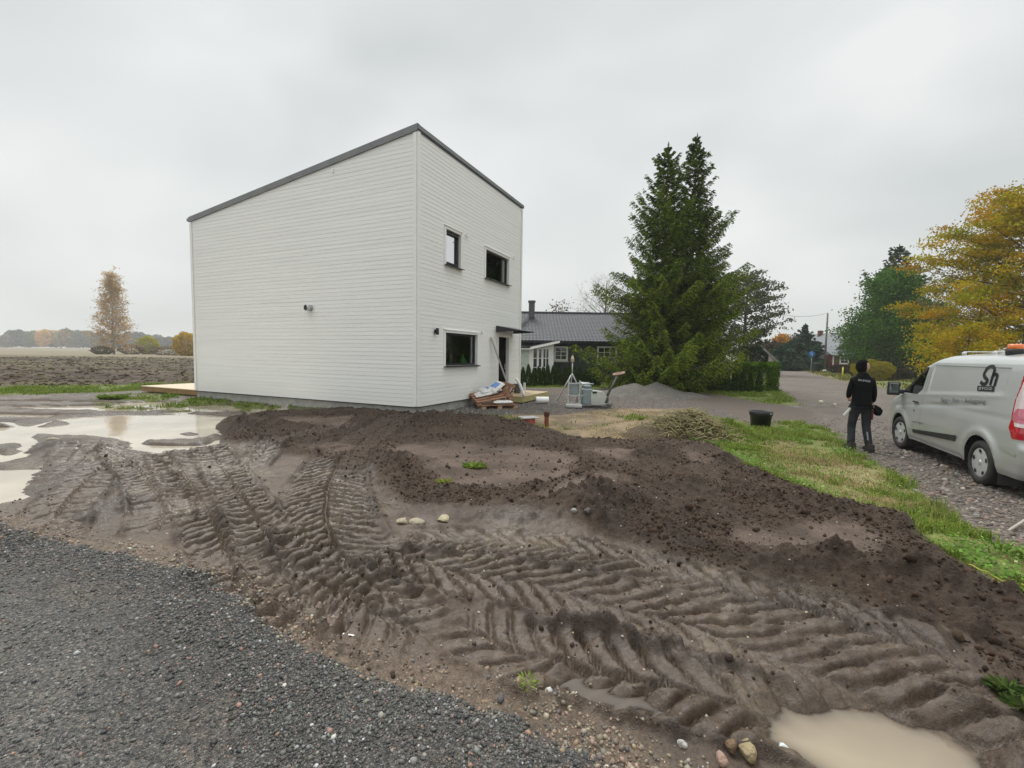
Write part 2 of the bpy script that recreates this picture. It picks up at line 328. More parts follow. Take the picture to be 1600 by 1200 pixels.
def ground_fields(X, Y):
    """height and cover of the yard at every point"""
    D = {}
    wx = X+.10*fbm(X, Y, 1.3, 3, 5)+.035*fbm(X, Y, 7, 2, 9); wy = Y+.10*fbm(X, Y, 1.3, 3, 6)+.035*fbm(X, Y, 7, 2, 10)
    dist = np.hypot(X, Y)
    near = dist < 60
    def S(P): 
        o = np.full(X.shape, 50.0); P = np.asarray(P); m = (X > P[:, 0].min()-4) & (X < P[:, 0].max()+4) & (Y > P[:, 1].min()-4) & (Y < P[:, 1].max()+4)
        if m.any(): o[m] = sdf(P, wx[m], wy[m])
        return o
    sg = S(GRAVEL); stp = S(TOPSOIL); sv = S(VERGE); ssn = S(SAND); srd = S(ROAD); sy = S(YARD); shg = S(HGRAV); sf = S(FIELD); sgs = S(GSTRIP); sl2 = S(LAWN2)
    grav = ss(.05, -.05, sg); red = ss(.42, .05, sg)*(1-grav)*ss(-.35, .35, fbm(X, Y, 2.2, 3, 31)+.25)
    soil = ss(.12, -.18, stp)
    flat = np.zeros(X.shape)
    fw = .16*fbm(X, Y, 2.4, 3, 71)
    for P in FLATS: flat = np.maximum(flat, ss(.10, -.22, S(P)+fw))
    flat *= soil
    pool = np.full(X.shape, 50.0); 
    for P in POOLS: pool = np.minimum(pool, S(P))
    pool2 = S(POOL2[0]); pool3 = S(POOL3[0])
    field = ss(.2, -.4, sf); road = ss(.25, -.35, srd)*(1-soil); verge = ss(.12, -.12, sv)*(1-soil)*(1-ss(.1, -.2, srd))
    straw = np.zeros(X.shape)
    for P in STRAW: straw = np.maximum(straw, ss(.35, -.3, S(P)))
    straw = straw*verge
    sand = ss(.25, -.2, ssn)*(1-soil); yard = ss(.4, -.3, sy)*(1-soil)*(1-sand); hg = ss(.3, -.3, shg)*(1-soil)*(1-sand)
    weed = np.zeros(X.shape)
    for P in WEED: weed = np.maximum(weed, ss(.3, -.3, S(P)))
    weed *= ss(-.15, .3, fbm(X, Y, 1.6, 3, 77))*(1-soil)
    gs = np.maximum(ss(.5, -.4, sgs)*(1-field), ss(.3, -.3, sl2))
    far = ss(22.4, 23.2, Y+.25*fbm(X, Y, 1.0, 2, 44))*ss(-6, -2, X-0*Y)*(1-field)*(1-road)          # lawns behind the yard
    far = np.maximum(far, ss(88, 92, Y)); far = np.maximum(far, ss(17, 19, Y)*ss(9.5, 12, X)*(1-road)*(1-yard))
    far = np.where(X < -16, np.maximum(ss(16.5, 17.5, Y)*(1-field), far), far)
    grass = np.clip(np.maximum.reduce([verge, weed, gs*(1-road), far*(1-road)*(1-field)]), 0, 1)
    mud = np.clip(1-grav-soil-field-road-grass-sand-yard-hg, 0, 1)*(dist < 30)
    # --- height
    z = base_z(X, Y)+.045*ss(.12, -.10, sg)+.012*grav*fbm(X, Y, 1.1, 3, 1)
    wob = fbm(X, Y, .55, 3, 2); clod = fbm(X, Y, 3.2, 4, 3, .6); fine = fbm(X, Y, 14, 3, 4, .6); ridg = 1-np.abs(fbm(X, Y, 5, 3, 12))*2.2
    lump = np.clip(fbm(X, Y, 9, 3, 21, .6), 0, 1)
    fac = soil*(1-flat)
    z += soil*(.08+.04*wob)+fac*(.045*clod+.026*fine+.06*lump)-.035*flat+flat*(.008*clod+.004*fine)
    bil = 1-np.abs(fbm(X, Y, 4.2, 3, 14, .6))*2.6
    z += mud*(.020*wob+.018*clod+.010*fine+.022*np.clip(bil, 0, 1)*ss(.0, .35, fbm(X, Y, .9, 2, 19)))+.02*red*fine+.01*red*lump
    z += (yard+hg)*(.03*wob+.012*clod+.005*fine)+sand*(.03*wob+.015*clod+.01*fine)+grass*(.04*wob+.02*clod)*(dist < 40)+road*(.02*wob+.008*fine)*(dist < 30)
    z -= .05*road*ss(0, .6, -srd)*(dist < 30)*0
    for px, py, rx, ry, a, h in MOUNDS:
        cx, cy = g(px, py); m = (np.abs(X-cx) < 4*max(rx, ry)) & (np.abs(Y-cy) < 4*max(rx, ry))
        if not m.any(): continue
        dx = wx[m]-cx; dy = wy[m]-cy; u = (dx*cos(a)+dy*sin(a))/rx; v = (-dx*sin(a)+dy*cos(a))/ry
        r2 = u*u+v*v; k = np.exp(-r2*1.1); z[m] += h*k*(1+.35*clod[m]+.2*lump[m])+.05*k*lump[m]*(h > .05)
        if h > .06: D.setdefault('mnd', np.zeros(X.shape)); D['mnd'][m] = np.maximum(D['mnd'][m], ss(.25, .7, k))
    # field furrows
    fz = field*(.03+.22*np.abs(fbm(X*.22, Y, .8, 3, 40, .6))+.05*clod)
    z += fz
    # tyre ruts
    rimf = np.zeros(X.shape); rut = np.zeros(X.shape); lugm = np.zeros(X.shape)
    tn = fbm(X, Y, 1.7, 3, 50); dis = fbm(X, Y, 6, 2, 51)
    for i, (pts, wd, dp, pitch, sl_, lh) in enumerate(TRACKS):
        P = spline(poly(pts), 70); seg = np.r_[0, np.cumsum(np.hypot(*(P[1:]-P[:-1]).T))]
        m = (X > P[:, 0].min()-.8) & (X < P[:, 0].max()+.8) & (Y > P[:, 1].min()-.8) & (Y < P[:, 1].max()+.8)
        idx = np.nonzero(m.ravel())[0]
        if not len(idx): continue
        x = X.ravel()[idx]+.025*tn.ravel()[idx]; y = Y.ravel()[idx]+.025*dis.ravel()[idx]; best = np.full(len(x), 1e9); bs = np.zeros(len(x)); bt = np.zeros(len(x)); en = np.zeros(len(x))
        for j in range(len(P)-1):
            ex, ey = P[j+1]-P[j]; l2 = ex*ex+ey*ey; tt = ((x-P[j, 0])*ex+(y-P[j, 1])*ey)/l2; t = np.clip(tt, 0, 1)
            dx = x-P[j, 0]-t*ex; dy = y-P[j, 1]-t*ey; d = dx*dx+dy*dy; k = d < best
            best[k] = d[k]; bs[k] = seg[j]+t[k]*sqrt_(l2); bt[k] = (np.sign(ex*dy-ey*dx)*np.sqrt(d))[k]
        tt = bt/(wd/2); at = np.abs(tt); L = seg[-1]
        ends = ss(0, .35, bs)*ss(0, .35, L-bs)*(best < 4)
        ins = ss(1.06, .90, at)*ends; rim = np.exp(-((at-1.14)/.11)**2)*ends*ss(.1, .5, pool.ravel()[idx])
        zz = z.ravel()[idx]; nn = tn.ravel()[idx]; dd = dis.ravel()[idx]
        ph = bs/pitch-sl_*at*wd/2/pitch*1.4+.5*(bt > 0)+.07*dd+.35*at*at*np.sign(sl_)
        fr = ph-np.floor(ph)
        dcr = np.maximum(np.minimum(fr, 1-fr)*pitch+.010*fine.ravel()[idx]-.002, 0); bar = (1-np.exp(-(dcr/.021)**2))*(.80+.30*fr); keep = np.clip(.95+nn*1.1, .22, 1)*ss(0, .07, at)
        gz = -dp+1.3*lh*bar*keep+.006*dd+.015*fine.ravel()[idx]*keep+.008*clod.ravel()[idx]
        flatten = zz*.55+.45*(np.mean(zz) if len(zz) else 0)
        new = zz*(1-ins)+(flatten+gz)*ins+rim*(.035+.03*np.clip(dd+nn, -.5, 1)+.025*fine.ravel()[idx]+.02*lump.ravel()[idx])
        z.ravel()[idx] = new; rut.ravel()[idx] = np.maximum(rut.ravel()[idx]*(1-rim), ins); rimf.ravel()[idx] = np.maximum(rimf.ravel()[idx]*(1-ins), rim*ss(-.35, .25, nn+dd*.5)); lugm.ravel()[idx] = np.where(ins > .5, bar*keep, lugm.ravel()[idx])
    # puddle hollows
    isl = ss(.16, .42, fbm(X*.55, Y, .9, 3, 64, .55))*ss(0, -.25, pool)
    k = ss(.30, -.16, pool); z = z*(1-k*.9)-.085*k-.05*ss(.0, -.6, pool)+isl*(.13+.03*clod)
    z += -.02*ss(.9, .1, pool)*mud
    wetr = np.clip((1-ss(2.5, 6.5, pool)), 0, 1)*mud*ss(-3.5, -6, X)*ss(10.5, 12.5, Y); z -= wetr*.21*ss(-.05, .20, fbm(X*.30, Y, 1.0, 4, 61, .6))
    k2 = ss(.16, -.14, pool2); z = z*(1-k2)+k2*(-.16)-.05*ss(0, -.4, pool2)
    k3 = ss(.10, -.10, pool3); z = z*(1-.75*k3)-.085*k3
    # dig-out round the well ring and the pipe
    cx, cy = g(860, 664); k = np.exp(-(((X-cx)/.9)**2+((Y-cy)/.45)**2)); z -= .16*k*(1-soil)
    z = np.where((Y > 30) | (np.abs(X) > 60) | (Y < -3), np.where(field > .5, z, base_z(X, Y)*0-.0), z)
    D.update(grav=grav, red=red, soil=soil, flat=flat, grass=grass, straw=straw, sand=sand, yard=yard, hg=hg, field=field, road=road, mud=mud, rut=rut, rim=rimf, lug=lugm, pool=pool, pool2=pool2, pool3=pool3, weed=weed, sg=sg, far=far, verge=verge, z=z)
    return D
def sqrt_(v): return math.sqrt(v)

def axis(fine, lo, hi, limlo, limhi, gr):
    mid = fine; a = [mid[0]]; s = mid[1]-mid[0]
    while a[-1] > limlo: s = min(s*gr, 60); a.append(a[-1]-s)
    b = [mid[-1]]; s = mid[-1]-mid[-2]
    while b[-1] < limhi: s = min(s*gr, 60); b.append(b[-1]+s)
    return np.array(a[::-1][:-1]+list(mid)+b[1:])
xs = axis(np.arange(-5.3, 5.3, .0145), 0, 0, -1400, 1400, 1.013)
yf = [1.35]
while yf[-1] < 16: yf.append(yf[-1]+max(.009, .0043*yf[-1]))
ys = axis(np.array(yf), 0, 0, -900, 1500, 1.02)
GX, GY = np.meshgrid(xs, ys); FD = ground_fields(GX, GY); GZ = FD['z']
_gi = lambda v, ax: np.clip(np.searchsorted(ax, v)-1, 0, len(ax)-2)
def ground_z(x, y):
    x = np.asarray(x, float); y = np.asarray(y, float); i = _gi(x, xs); j = _gi(y, ys)
    u = np.clip((x-xs[i])/(xs[i+1]-xs[i]), 0, 1); v = np.clip((y-ys[j])/(ys[j+1]-ys[j]), 0, 1)
    return (GZ[j, i]*(1-u)+GZ[j, i+1]*u)*(1-v)+(GZ[j+1, i]*(1-u)+GZ[j+1, i+1]*u)*v
def field_at(nm, x, y): return FD[nm][_gi(np.asarray(y, float), ys), _gi(np.asarray(x, float), xs)]
def gz(x, y): return float(ground_z(x, y))

def mixc(c, m, col): 
    col = np.asarray(col); return c*(1-m[..., None])+col*m[..., None]
n1 = fbm(GX, GY, .8, 4, 90)[..., None]; n2 = fbm(GX, GY, 5, 4, 91, .6)[..., None]; n3 = fbm(GX, GY, 2.3, 3, 92)[..., None]; n4 = fbm(GX, GY, .05, 3, 93)[..., None]; nf_ = fbm(GX*.16, GY, .9, 4, 95, .6)[..., None]
C = np.zeros(GX.shape+(3,))+np.array([.088, .061, .041])                                  # wet clay mud
C = C*(1+.22*n1+.18*n2); C = mixc(C, np.clip(n3[..., 0]*1.6-.35, 0, .6)*FD['mud'], [.16, .122, .078])
C = mixc(C, np.clip(-n3[..., 0]*1.8-.35, 0, .5)*FD['mud']*(1-.8*FD['rut']), [.052, .037, .028])
C = mixc(C, FD['hg'], [.095, .090, .085]); C = mixc(C, FD['yard']*.85, [.115, .094, .078])
C = mixc(C, FD['sand'], np.array([.23, .17, .105])*(1+.3*n2)*(1+.12*n1))
C = mixc(C, FD['sand']*np.clip(n3[..., 0]*1.8+n2[..., 0]*.8+.15, 0, .8), [.12, .09, .055])
rdc = np.array([.142, .121, .104])*(1+.2*n1+.16*n2); rdc = rdc*(1-.30*ss(0, 5, -(GX*0)+0)[..., None]*0)
C = mixc(C, FD['road'], rdc)
C = mixc(C, FD['soil'], np.array([.057, .038, .026])*(1+.35*n2+.3*n1)); C = mixc(C, FD.get('mnd', 0*GX)*.8*(1-FD['grass'])*(1-FD['road'])*(1-FD['hg'])*(1-FD['sand']*.3), np.array([.055, .037, .026])*(1+.25*n2))
C = mixc(C, FD['rut']*FD['soil']*.6, [.075, .054, .040]); C = mixc(C, FD['rim']*.65*(1-FD['grass']), [.058, .042, .034])
C = mixc(C, FD['flat']*.85*np.clip(.75+1.2*n3[..., 0], .25, 1), np.array([.118, .084, .065])*(1+.2*n2+.15*n1))
C = mixc(C, FD['red']*.7, np.array([.21, .155, .112])*(1+.25*n2)*(1+.1*n1))
C = mixc(C, FD['grav'], np.array([.108, .103, .094])*(1+.25*n1)*(1+.35*np.exp(-((FD['sg']+1.0)/.32)**2)+.3*np.exp(-((FD['sg']+2.5)/.35)**2))[..., None])
C = mixc(C, FD['grav']*np.clip(n3[..., 0]*1.6-.35, 0, .5), [.135, .115, .10])
C = mixc(C, FD['grass'], np.array([.125, .150, .035])*(1+.3*n2+.2*n1)*(1+.35*fbm(GX, GY, .35, 3, 97))[..., None]); C = mixc(C, FD['grass']*ss(24, 34, GY)*ss(14, 18, GX)*np.clip(fbm(GX, GY, .25, 3, 98)*2+.4, 0, .75), [.19, .14, .06])
C = mixc(C, FD['straw']*.7, [.34, .275, .15])
farm = ss(85, 95, GY); C = mixc(C, farm, np.array([.21, .165, .11])*(1+.5*n4)); C = mixc(C, farm*np.clip(n4[..., 0]*2, 0, .6), [.13, .13, .06])
C = mixc(C, FD['field'], np.array([.070, .049, .032])*(1+.8*nf_+.1*n1)); C = mixc(C, FD['field']*np.clip(fbm(GX*.12, GY, .35, 3, 96)*2.2-.1, 0, .6), [.15, .14, .06])
C = mixc(C, FD['field']*ss(60, 90, GY)*.6, [.19, .165, .085])
C = np.clip(C, .01, .9)
wet = np.clip(FD['mud']*(.45+.7*ss(-.4, .5, n3[..., 0]))+FD['rut']*.35+.3*FD['flat']*0+.5*ss(.6, 0, FD['pool'])+.5*ss(.5, 0, FD['pool3'])+.4*ss(.4, 0, FD['pool2']), 0, 1)*(1-FD['grass'])*(1-FD['soil']*.75)*(1-FD['grav'])*(1-FD['field'])
AUX = np.stack([np.clip(FD['grav']+.7*FD['road']+.7*FD['hg']+.5*FD['yard']+.5*FD['red'], 0, 1), np.clip(FD['soil']*(1-.75*FD['flat'])*(1-.9*FD['rut'])+.10*FD['mud']*(1-.9*FD['rut'])+.5*FD['rim']+FD['field'], 0, 1), wet], -1)

def ground_material():
    m, t, b = newmat('earth'); L = t.links
    col = N(t, 'ShaderNodeVertexColor', layer_name='col'); aux = N(t, 'ShaderNodeVertexColor', layer_name='aux'); sp = N(t, 'ShaderNodeSeparateColor'); L.new(aux.outputs[0], sp.inputs[0])
    tc = N(t, 'ShaderNodeTexCoord'); O = tc.outputs['Object']
    def math_(op, a, b_=None, c=None):
        n = N(t, 'ShaderNodeMath', operation=op)
        for i, v in enumerate((a, b_, c)):
            if v is None: continue
            if isinstance(v, (int, float)): n.inputs[i].default_value = v
            else: L.new(v, n.inputs[i])
        return n.outputs[0]
    def noise(s, d=5, r=.6): n = N(t, 'ShaderNodeTexNoise'); n.inputs['Scale'].default_value = s; n.inputs['Detail'].default_value = d; n.inputs['Roughness'].default_value = r; L.new(O, n.inputs[0]); return n.outputs[0]
    v = N(t, 'ShaderNodeTexVoronoi'); v.inputs['Scale'].default_value = 105; L.new(O, v.inputs[0])
    ve = N(t, 'ShaderNodeTexVoronoi', feature='DISTANCE_TO_EDGE'); ve.inputs['Scale'].default_value = 105; L.new(O, ve.inputs[0])
    sv = N(t, 'ShaderNodeSeparateColor'); L.new(v.outputs['Color'], sv.inputs[0])
    cr = N(t, 'ShaderNodeValToRGB'); cr.color_ramp.interpolation = 'CONSTANT'; e = cr.color_ramp.elements; e[0].position = 0; e[0].color = (.45, .47, .47, 1); e[1].position = .25; e[1].color = (.75, .78, .80, 1)
    for p, c in ((.45, (.95, .95, .93)), (.68, (1.3, 1.28, 1.25)), (.84, (1.35, 1.15, 1.05)), (.93, (1.9, 1.88, 1.84))): x = e.new(p); x.color = (*c, 1)
    L.new(sv.outputs[0], cr.inputs[0])
    gm = N(t, 'ShaderNodeMix', data_type='RGBA', blend_type='MULTIPLY'); L.new(sp.outputs[0], gm.inputs[0]); L.new(col.outputs[0], gm.inputs[6]); L.new(cr.outputs[0], gm.inputs[7])
    nf = noise(38); mr = N(t, 'ShaderNodeMapRange'); mr.inputs[1].default_value = .3; mr.inputs[2].default_value = .7; mr.inputs[3].default_value = .66; mr.inputs[4].default_value = 1.36; L.new(nf, mr.inputs[0])
    n5 = noise(180, 3); mr5 = N(t, 'ShaderNodeMapRange'); mr5.inputs[1].default_value = .3; mr5.inputs[2].default_value = .7; mr5.inputs[3].default_value = .8; mr5.inputs[4].default_value = 1.2; L.new(n5, mr5.inputs[0])
    fm = N(t, 'ShaderNodeMix', data_type='RGBA', blend_type='MULTIPLY'); fm.inputs[0].default_value = 1; L.new(gm.outputs[2], fm.inputs[6]); L.new(math_('MULTIPLY', mr.outputs[0], mr5.outputs[0]), fm.inputs[7])
    wd = math_('MULTIPLY_ADD', sp.outputs[2], -.18, 1.0)
    wm = N(t, 'ShaderNodeMix', data_type='RGBA', blend_type='MULTIPLY'); wm.inputs[0].default_value = 1; L.new(fm.outputs[2], wm.inputs[6]); L.new(wd, wm.inputs[7])
    L.new(wm.outputs[2], b.inputs['Base Color'])
    nw = noise(7, 4); wr = math_('MULTIPLY', sp.outputs[2], math_('MULTIPLY_ADD', nw, 1.7, -.05)); rg = N(t, 'ShaderNodeMapRange'); rg.inputs[1].default_value = 0; rg.inputs[2].default_value = .8; rg.inputs[3].default_value = .92; rg.inputs[4].default_value = .25
    L.new(wr, rg.inputs[0]); L.new(rg.outputs[0], b.inputs['Roughness']); b.inputs['Specular IOR Level'].default_value = .42
    h1 = math_('MULTIPLY', math_('MINIMUM', ve.outputs['Distance'], .28), math_('MULTIPLY', sp.outputs[0], .022))
    h2 = math_('MULTIPLY', noise(30, 6, .7), math_('MULTIPLY_ADD', sp.outputs[1], .030, .0085))
    h3 = math_('MULTIPLY', noise(110, 4, .7), math_('MULTIPLY_ADD', sp.outputs[1], .010, .0024))
    bp = N(t, 'ShaderNodeBump'); bp.inputs['Distance'].default_value = 1; bp.inputs['Strength'].default_value = .9; L.new(math_('ADD', math_('ADD', h1, h2), h3), bp.inputs['Height']); L.new(bp.outputs[0], b.inputs['Normal'])
    return m
EARTH = ground_material()
ny, nx = GX.shape; IDX = np.arange(nx*ny).reshape(ny, nx)
QF = np.stack([IDX[:-1, :-1], IDX[:-1, 1:], IDX[1:, 1:], IDX[1:, :-1]], -1)
def cc(a): return a[:-1, :-1]
cls = np.zeros((ny-1, nx-1), int)
cls[cc(FD['grav']) > .5] = 1; cls[cc(FD['road']) > .5] = 2; cls[cc(FD['field']) > .5] = 3
cls[(cc(FD['grass']) > .5) & (cls == 0)] = 4
ALLV = np.stack([GX, GY, GZ], -1).reshape(-1, 3); CC = C.reshape(-1, 3); AA = AUX.reshape(-1, 3)
# smooth normals across the cut sheet come from one shared set of vertex normals
for k, (nm, lb) in enumerate((('ground', 'churned brown mud and topsoil of the building yard'), ('gravel_drive', 'dark grey gravel drive in front of the mud'), ('road', 'gravel road running past the parked van to the houses'), ('field', 'ploughed brown field beyond the puddles'), ('lawn', 'green and straw coloured grass beside the road and round the yard'))):
    q = QF[cls == k]; u, inv = np.unique(q.ravel(), return_inverse=True)
    o = npmesh(nm, ALLV[u], inv.reshape(q.shape), EARTH, None, CC[u], True, AA[u]); tag(o, lb, None, None, 'structure')
    if k == 0: pass
# exact normals
_gy, _gx = np.gradient(GZ, ys, xs); NRM = np.stack([-_gx, -_gy, np.ones_like(GZ)], -1).reshape(-1, 3); NRM /= np.linalg.norm(NRM, axis=1)[:, None]

# water in the hollows
def water(name, x0, x1, y0, y1, z, tint, label, rough=.03):
    m, t, b = newmat('muddy_water'); L = t.links; b.inputs['Roughness'].default_value = rough; b.inputs['IOR'].default_value = 1.45; b.inputs['Specular IOR Level'].default_value = .6
    tcn = N(t, 'ShaderNodeTexCoord'); n = N(t, 'ShaderNodeTexNoise'); n.inputs['Scale'].default_value = .9; L.new(tcn.outputs['Object'], n.inputs[0]); r = N(t, 'ShaderNodeValToRGB'); r.color_ramp.elements[0].position = .35; r.color_ramp.elements[1].position = .65
    r.color_ramp.elements[0].color = (*[c*.72 for c in tint], 1); r.color_ramp.elements[1].color = (*tint, 1); L.new(n.outputs[0], r.inputs[0]); L.new(r.outputs[0], b.inputs['Base Color'])
    n2 = N(t, 'ShaderNodeTexNoise'); n2.inputs['Scale'].default_value = 3; L.new(tcn.outputs['Object'], n2.inputs[0]); bp = N(t, 'ShaderNodeBump'); bp.inputs['Distance'].default_value = .0012; L.new(n2.outputs[0], bp.inputs['Height']); L.new(bp.outputs[0], b.inputs['Normal'])
    o = npmesh(name, [(x0, y0, z), (x1, y0, z), (x1, y1, z), (x0, y1, z)], [(0, 1, 2, 3)], m); tag(o, label, None, None, 'structure'); return o
water('puddle', -32, -3.0, 4.6, 18.5, -.062, (.50, .43, .33), 'pale muddy puddles left of the house')
def deep_water(x0, x1, y0, y1, z, shallow, deep, dmax, label, rough=.05, n=150):
    """muddy water whose colour thickens with its real depth and which thins out over the shore"""
    X_, Y_ = np.meshgrid(np.linspace(x0, x1, n), np.linspace(y0, y1, n)); d = z-ground_z(X_, Y_); f = np.clip(d/dmax, 0, 1)[..., None]; cl = vnoise(X_*2.2, Y_*3, 5)[..., None]
    f = np.clip(f*(.65+.7*cl), 0, 1); c = np.array(shallow)*(1-f)+np.array(deep)*f; a = np.clip(d/.018, 0, 1)[..., None]*.9+.06*f
    m, t, b = newmat('silty_water'); L = t.links; vc = N(t, 'ShaderNodeVertexColor', layer_name='col'); L.new(vc.outputs[0], b.inputs['Base Color']); b.inputs['Roughness'].default_value = rough
    tr = N(t, 'ShaderNodeBsdfTransparent'); tr.inputs[0].default_value = (.8, .76, .70, 1); gl = N(t, 'ShaderNodeBsdfGlossy'); gl.inputs['Roughness'].default_value = rough; fr = N(t, 'ShaderNodeFresnel'); fr.inputs[0].default_value = 1.33
    m1 = N(t, 'ShaderNodeMixShader'); L.new(fr.outputs[0], m1.inputs[0]); L.new(tr.outputs[0], m1.inputs[1]); L.new(gl.outputs[0], m1.inputs[2])
    m2 = N(t, 'ShaderNodeMixShader'); L.new(vc.outputs[1], m2.inputs[0]); L.new(m1.outputs[0], m2.inputs[1]); L.new(b.outputs[0], m2.inputs[2]); L.new(m2.outputs[0], t.nodes['Material Output'].inputs[0])
    I = np.arange(n*n).reshape(n, n); Fq = np.stack([I[:-1, :-1], I[:-1, 1:], I[1:, 1:], I[1:, :-1]], -1); k = (d[:-1, :-1] > -.03); Fq = Fq[k]
    V = np.stack([X_, Y_, np.full(X_.shape, z)], -1).reshape(-1, 3); u, inv = np.unique(Fq.ravel(), return_inverse=True); CA = np.concatenate([c, a], -1).reshape(-1, 4)
    o = npmesh('puddle', V[u], inv.reshape(Fq.shape), m, None, CA[u], True); tag(o, label, None, None, 'structure')
deep_water(.9, 3.6, 1.3, 2.6, -.095, (.10, .08, .062), (.46, .38, .27), .13, 'ochre muddy puddle beside the drive edge')
x0, y0 = g(820, 1140); x1, y1 = g(1100, 1040)
deep_water(x0, x1, y0, y1, -.050, (.085, .068, .055), (.12, .098, .08), .05, 'shallow grey puddle lying in a tyre rut', .22)
# ================================================================== white house
HW, HL, HH, HD, HZ = 6.752, 9.424, 7.2, 1.29, .2526
def roof_z(v): return HH-HD*v/HL
M_CLAD = mat('white_painted_wood', (.83, .835, .80), .6, var=.045, vs=1.2, bump=.0005, bs=30, dirt=((.45, .42, .36), .8, .3), stretch=(.25, .25, 8))
M_TRIM = mat('white_trim_paint', (.84, .84, .81), .5, var=.03)
M_FASC = mat('grey_zinc', (.185, .19, .19), .42, metal=.4, var=.12, vs=3)
M_CONC = mat('concrete', (.36, .355, .33), .85, var=.18, vs=5, bump=.003)
M_DARK = mat('anthracite_paint', (.022, .024, .026), .4, var=.1)
M_GLASS = glassmat('window_glass', refl=.8)
M_ROOM = mat('dark_room', (.10, .095, .08), .9)
M_WOOD = mat('fresh_timber', (.50, .36, .19), .65, var=.22, vs=5, stretch=(1, 8, 8))
M_TREAT = mat('treated_timber', (.42, .36, .16), .65, var=.2, vs=5, stretch=(1, 8, 8))
M_METAL = mat('galvanised_steel', (.55, .57, .58), .38, metal=.8, var=.1)
M_WHITEP = mat('white_plastic', (.78, .78, .76), .4, var=.04)
M_BLACKP = mat('black_plastic', (.012, .012, .013), .45, var=.1)
house = thing('white_house', 'tall white weatherboarded house with grey edged sloping roof', 'house', (-2.502, 11.892, 0), math.atan2(.90972, .41523))
BP = .1115
def cladding(length, top, openings, to3, th=.0048):
    """overlapping boards; openings = (u0, u1, z0, z1); to3 maps (u, out, z)"""
    m = MB(); r = random.Random(3)
    nb = int(HH/BP)+1
    for i in range(nb):
        z0 = i*BP; z1 = min((i+1)*BP, HH)
        if z0 >= HH-.02: break
        cuts = sorted({z0, z1}|{z for o in openings for z in o[2:] if z0 < z < z1})
        jit = r.uniform(-.0006, .0006)
        for a, b in zip(cuts, cuts[1:]):
            zm = (a+b)/2; iv = [(0, length)]
            for u0, u1, q0, q1 in openings:
                if q0 < zm < q1: iv = [w for s, e_ in iv for w in ((s, min(e_, u0)), (max(s, u1), e_)) if w[1]-w[0] > 1e-4]
            oa = th*(1-(a-z0)/BP)+jit; ob = th*(1-(b-z0)/BP)+jit
            for s, e_ in iv:
                ea, eb = e_, e_
                if top:                              # clip under the roof slope
                    lim = lambda z: HL*(HH-z)/HD
                    ea, eb = min(e_, lim(a)), min(e_, lim(b))
                    if eb <= s: continue
                V = [to3(s, oa, HZ+a), to3(ea, oa, HZ+a), to3(eb, ob, HZ+b), to3(s, ob, HZ+b)]
                m.add(V, [(0, 1, 2, 3)])
                if a == z0: m.add([to3(s, 0, HZ+a), to3(ea, 0, HZ+a), to3(ea, oa, HZ+a), to3(s, oa, HZ+a)], [(0, 1, 2, 3)])
    return m
WINS = [(1.34, 2.15, 3.97, 4.96), (3.755, 5.565, 3.97, 4.90), (1.34, 3.22, 1.07, 2.03)]
DOOR = (4.79, 5.64, -.05, 2.04)
cladding(HL, True, [], lambda u, o, z: (-o-.001, u, z)).build('gable_wall', M_CLAD, house)
cladding(HW, False, WINS+[DOOR], lambda u, o, z: (u, -o-.001, z)).build('front_wall', M_CLAD, house)
for nm, to3, ln, tp in (('rear_wall', lambda u, o, z: (HW+o, u, z), HL, True),): cladding(ln, tp, [], to3).build(nm, M_CLAD, house)
m = MB(); m.add([(0, HL, HZ), (HW, HL, HZ), (HW, HL, HZ+HH-HD), (0, HL, HZ+HH-HD)], [(0, 1, 2, 3)]); m.build('garden_wall', M_CLAD, house)
m = MB()                                             # rooms behind the glass
for z0, z1 in ((.05, 2.75), (2.95, 5.6)):
    x0, x1, y0, y1 = .15, HW-.15, .17, 4.5
    P = [(x0, y0), (x1, y0), (x1, y1), (x0, y1)]
    m.add([(x, y, HZ+z0) for x, y in P]+[(x, y, HZ+z1) for x, y in P], [(0, 1, 2, 3), (4, 5, 6, 7), (1, 2, 6, 5), (2, 3, 7, 6), (3, 0, 4, 7)])
m.build('room_lining', M_ROOM, house)
m = MB(); m.add([(.02, .02, HZ+HH-.01), (HW-.02, .02, HZ+HH-.01), (HW-.02, HL, HZ+HH-HD-.01), (.02, HL, HZ+HH-HD-.01)], [(0, 1, 2, 3)])
roof = m.build('roof', M_FASC, house)
m = MB(); fh = .15; so_ = .045
m.add([(-so_, -so_, HZ+HH-fh), (-so_, HL+.03, HZ+HH-HD-fh), (-so_, HL+.03, HZ+HH-HD+.02), (-so_, -so_, HZ+HH+.02), (.06, -so_, HZ+HH-fh), (.06, HL+.03, HZ+HH-HD-fh), (.06, HL+.03, HZ+HH-HD+.02), (.06, -so_, HZ+HH+.02)],
      [(0, 1, 2, 3), (3, 2, 6, 7), (0, 4, 5, 1), (1, 5, 6, 2), (4, 7, 6, 5)])
m.build('fascia', M_FASC, roof)
m = MB(); m.box((HW/2+.03, -so_/2-.002+.03, HZ+HH-.045), (HW+.10, .10, .11)); m.build('fascia', M_FASC, roof)
m = MB(); m.box((HW/2, -.014, HZ+HH-.125), (HW-.02, .03, .05)); m.build('ventilation_slot', M_BLACKP, roof)
m = MB(); m.box((HW/2+.02, HL+.08, HZ+HH-HD-.06), (HW+.1, .14, .1)); m.build('gutter', M_FASC, roof)
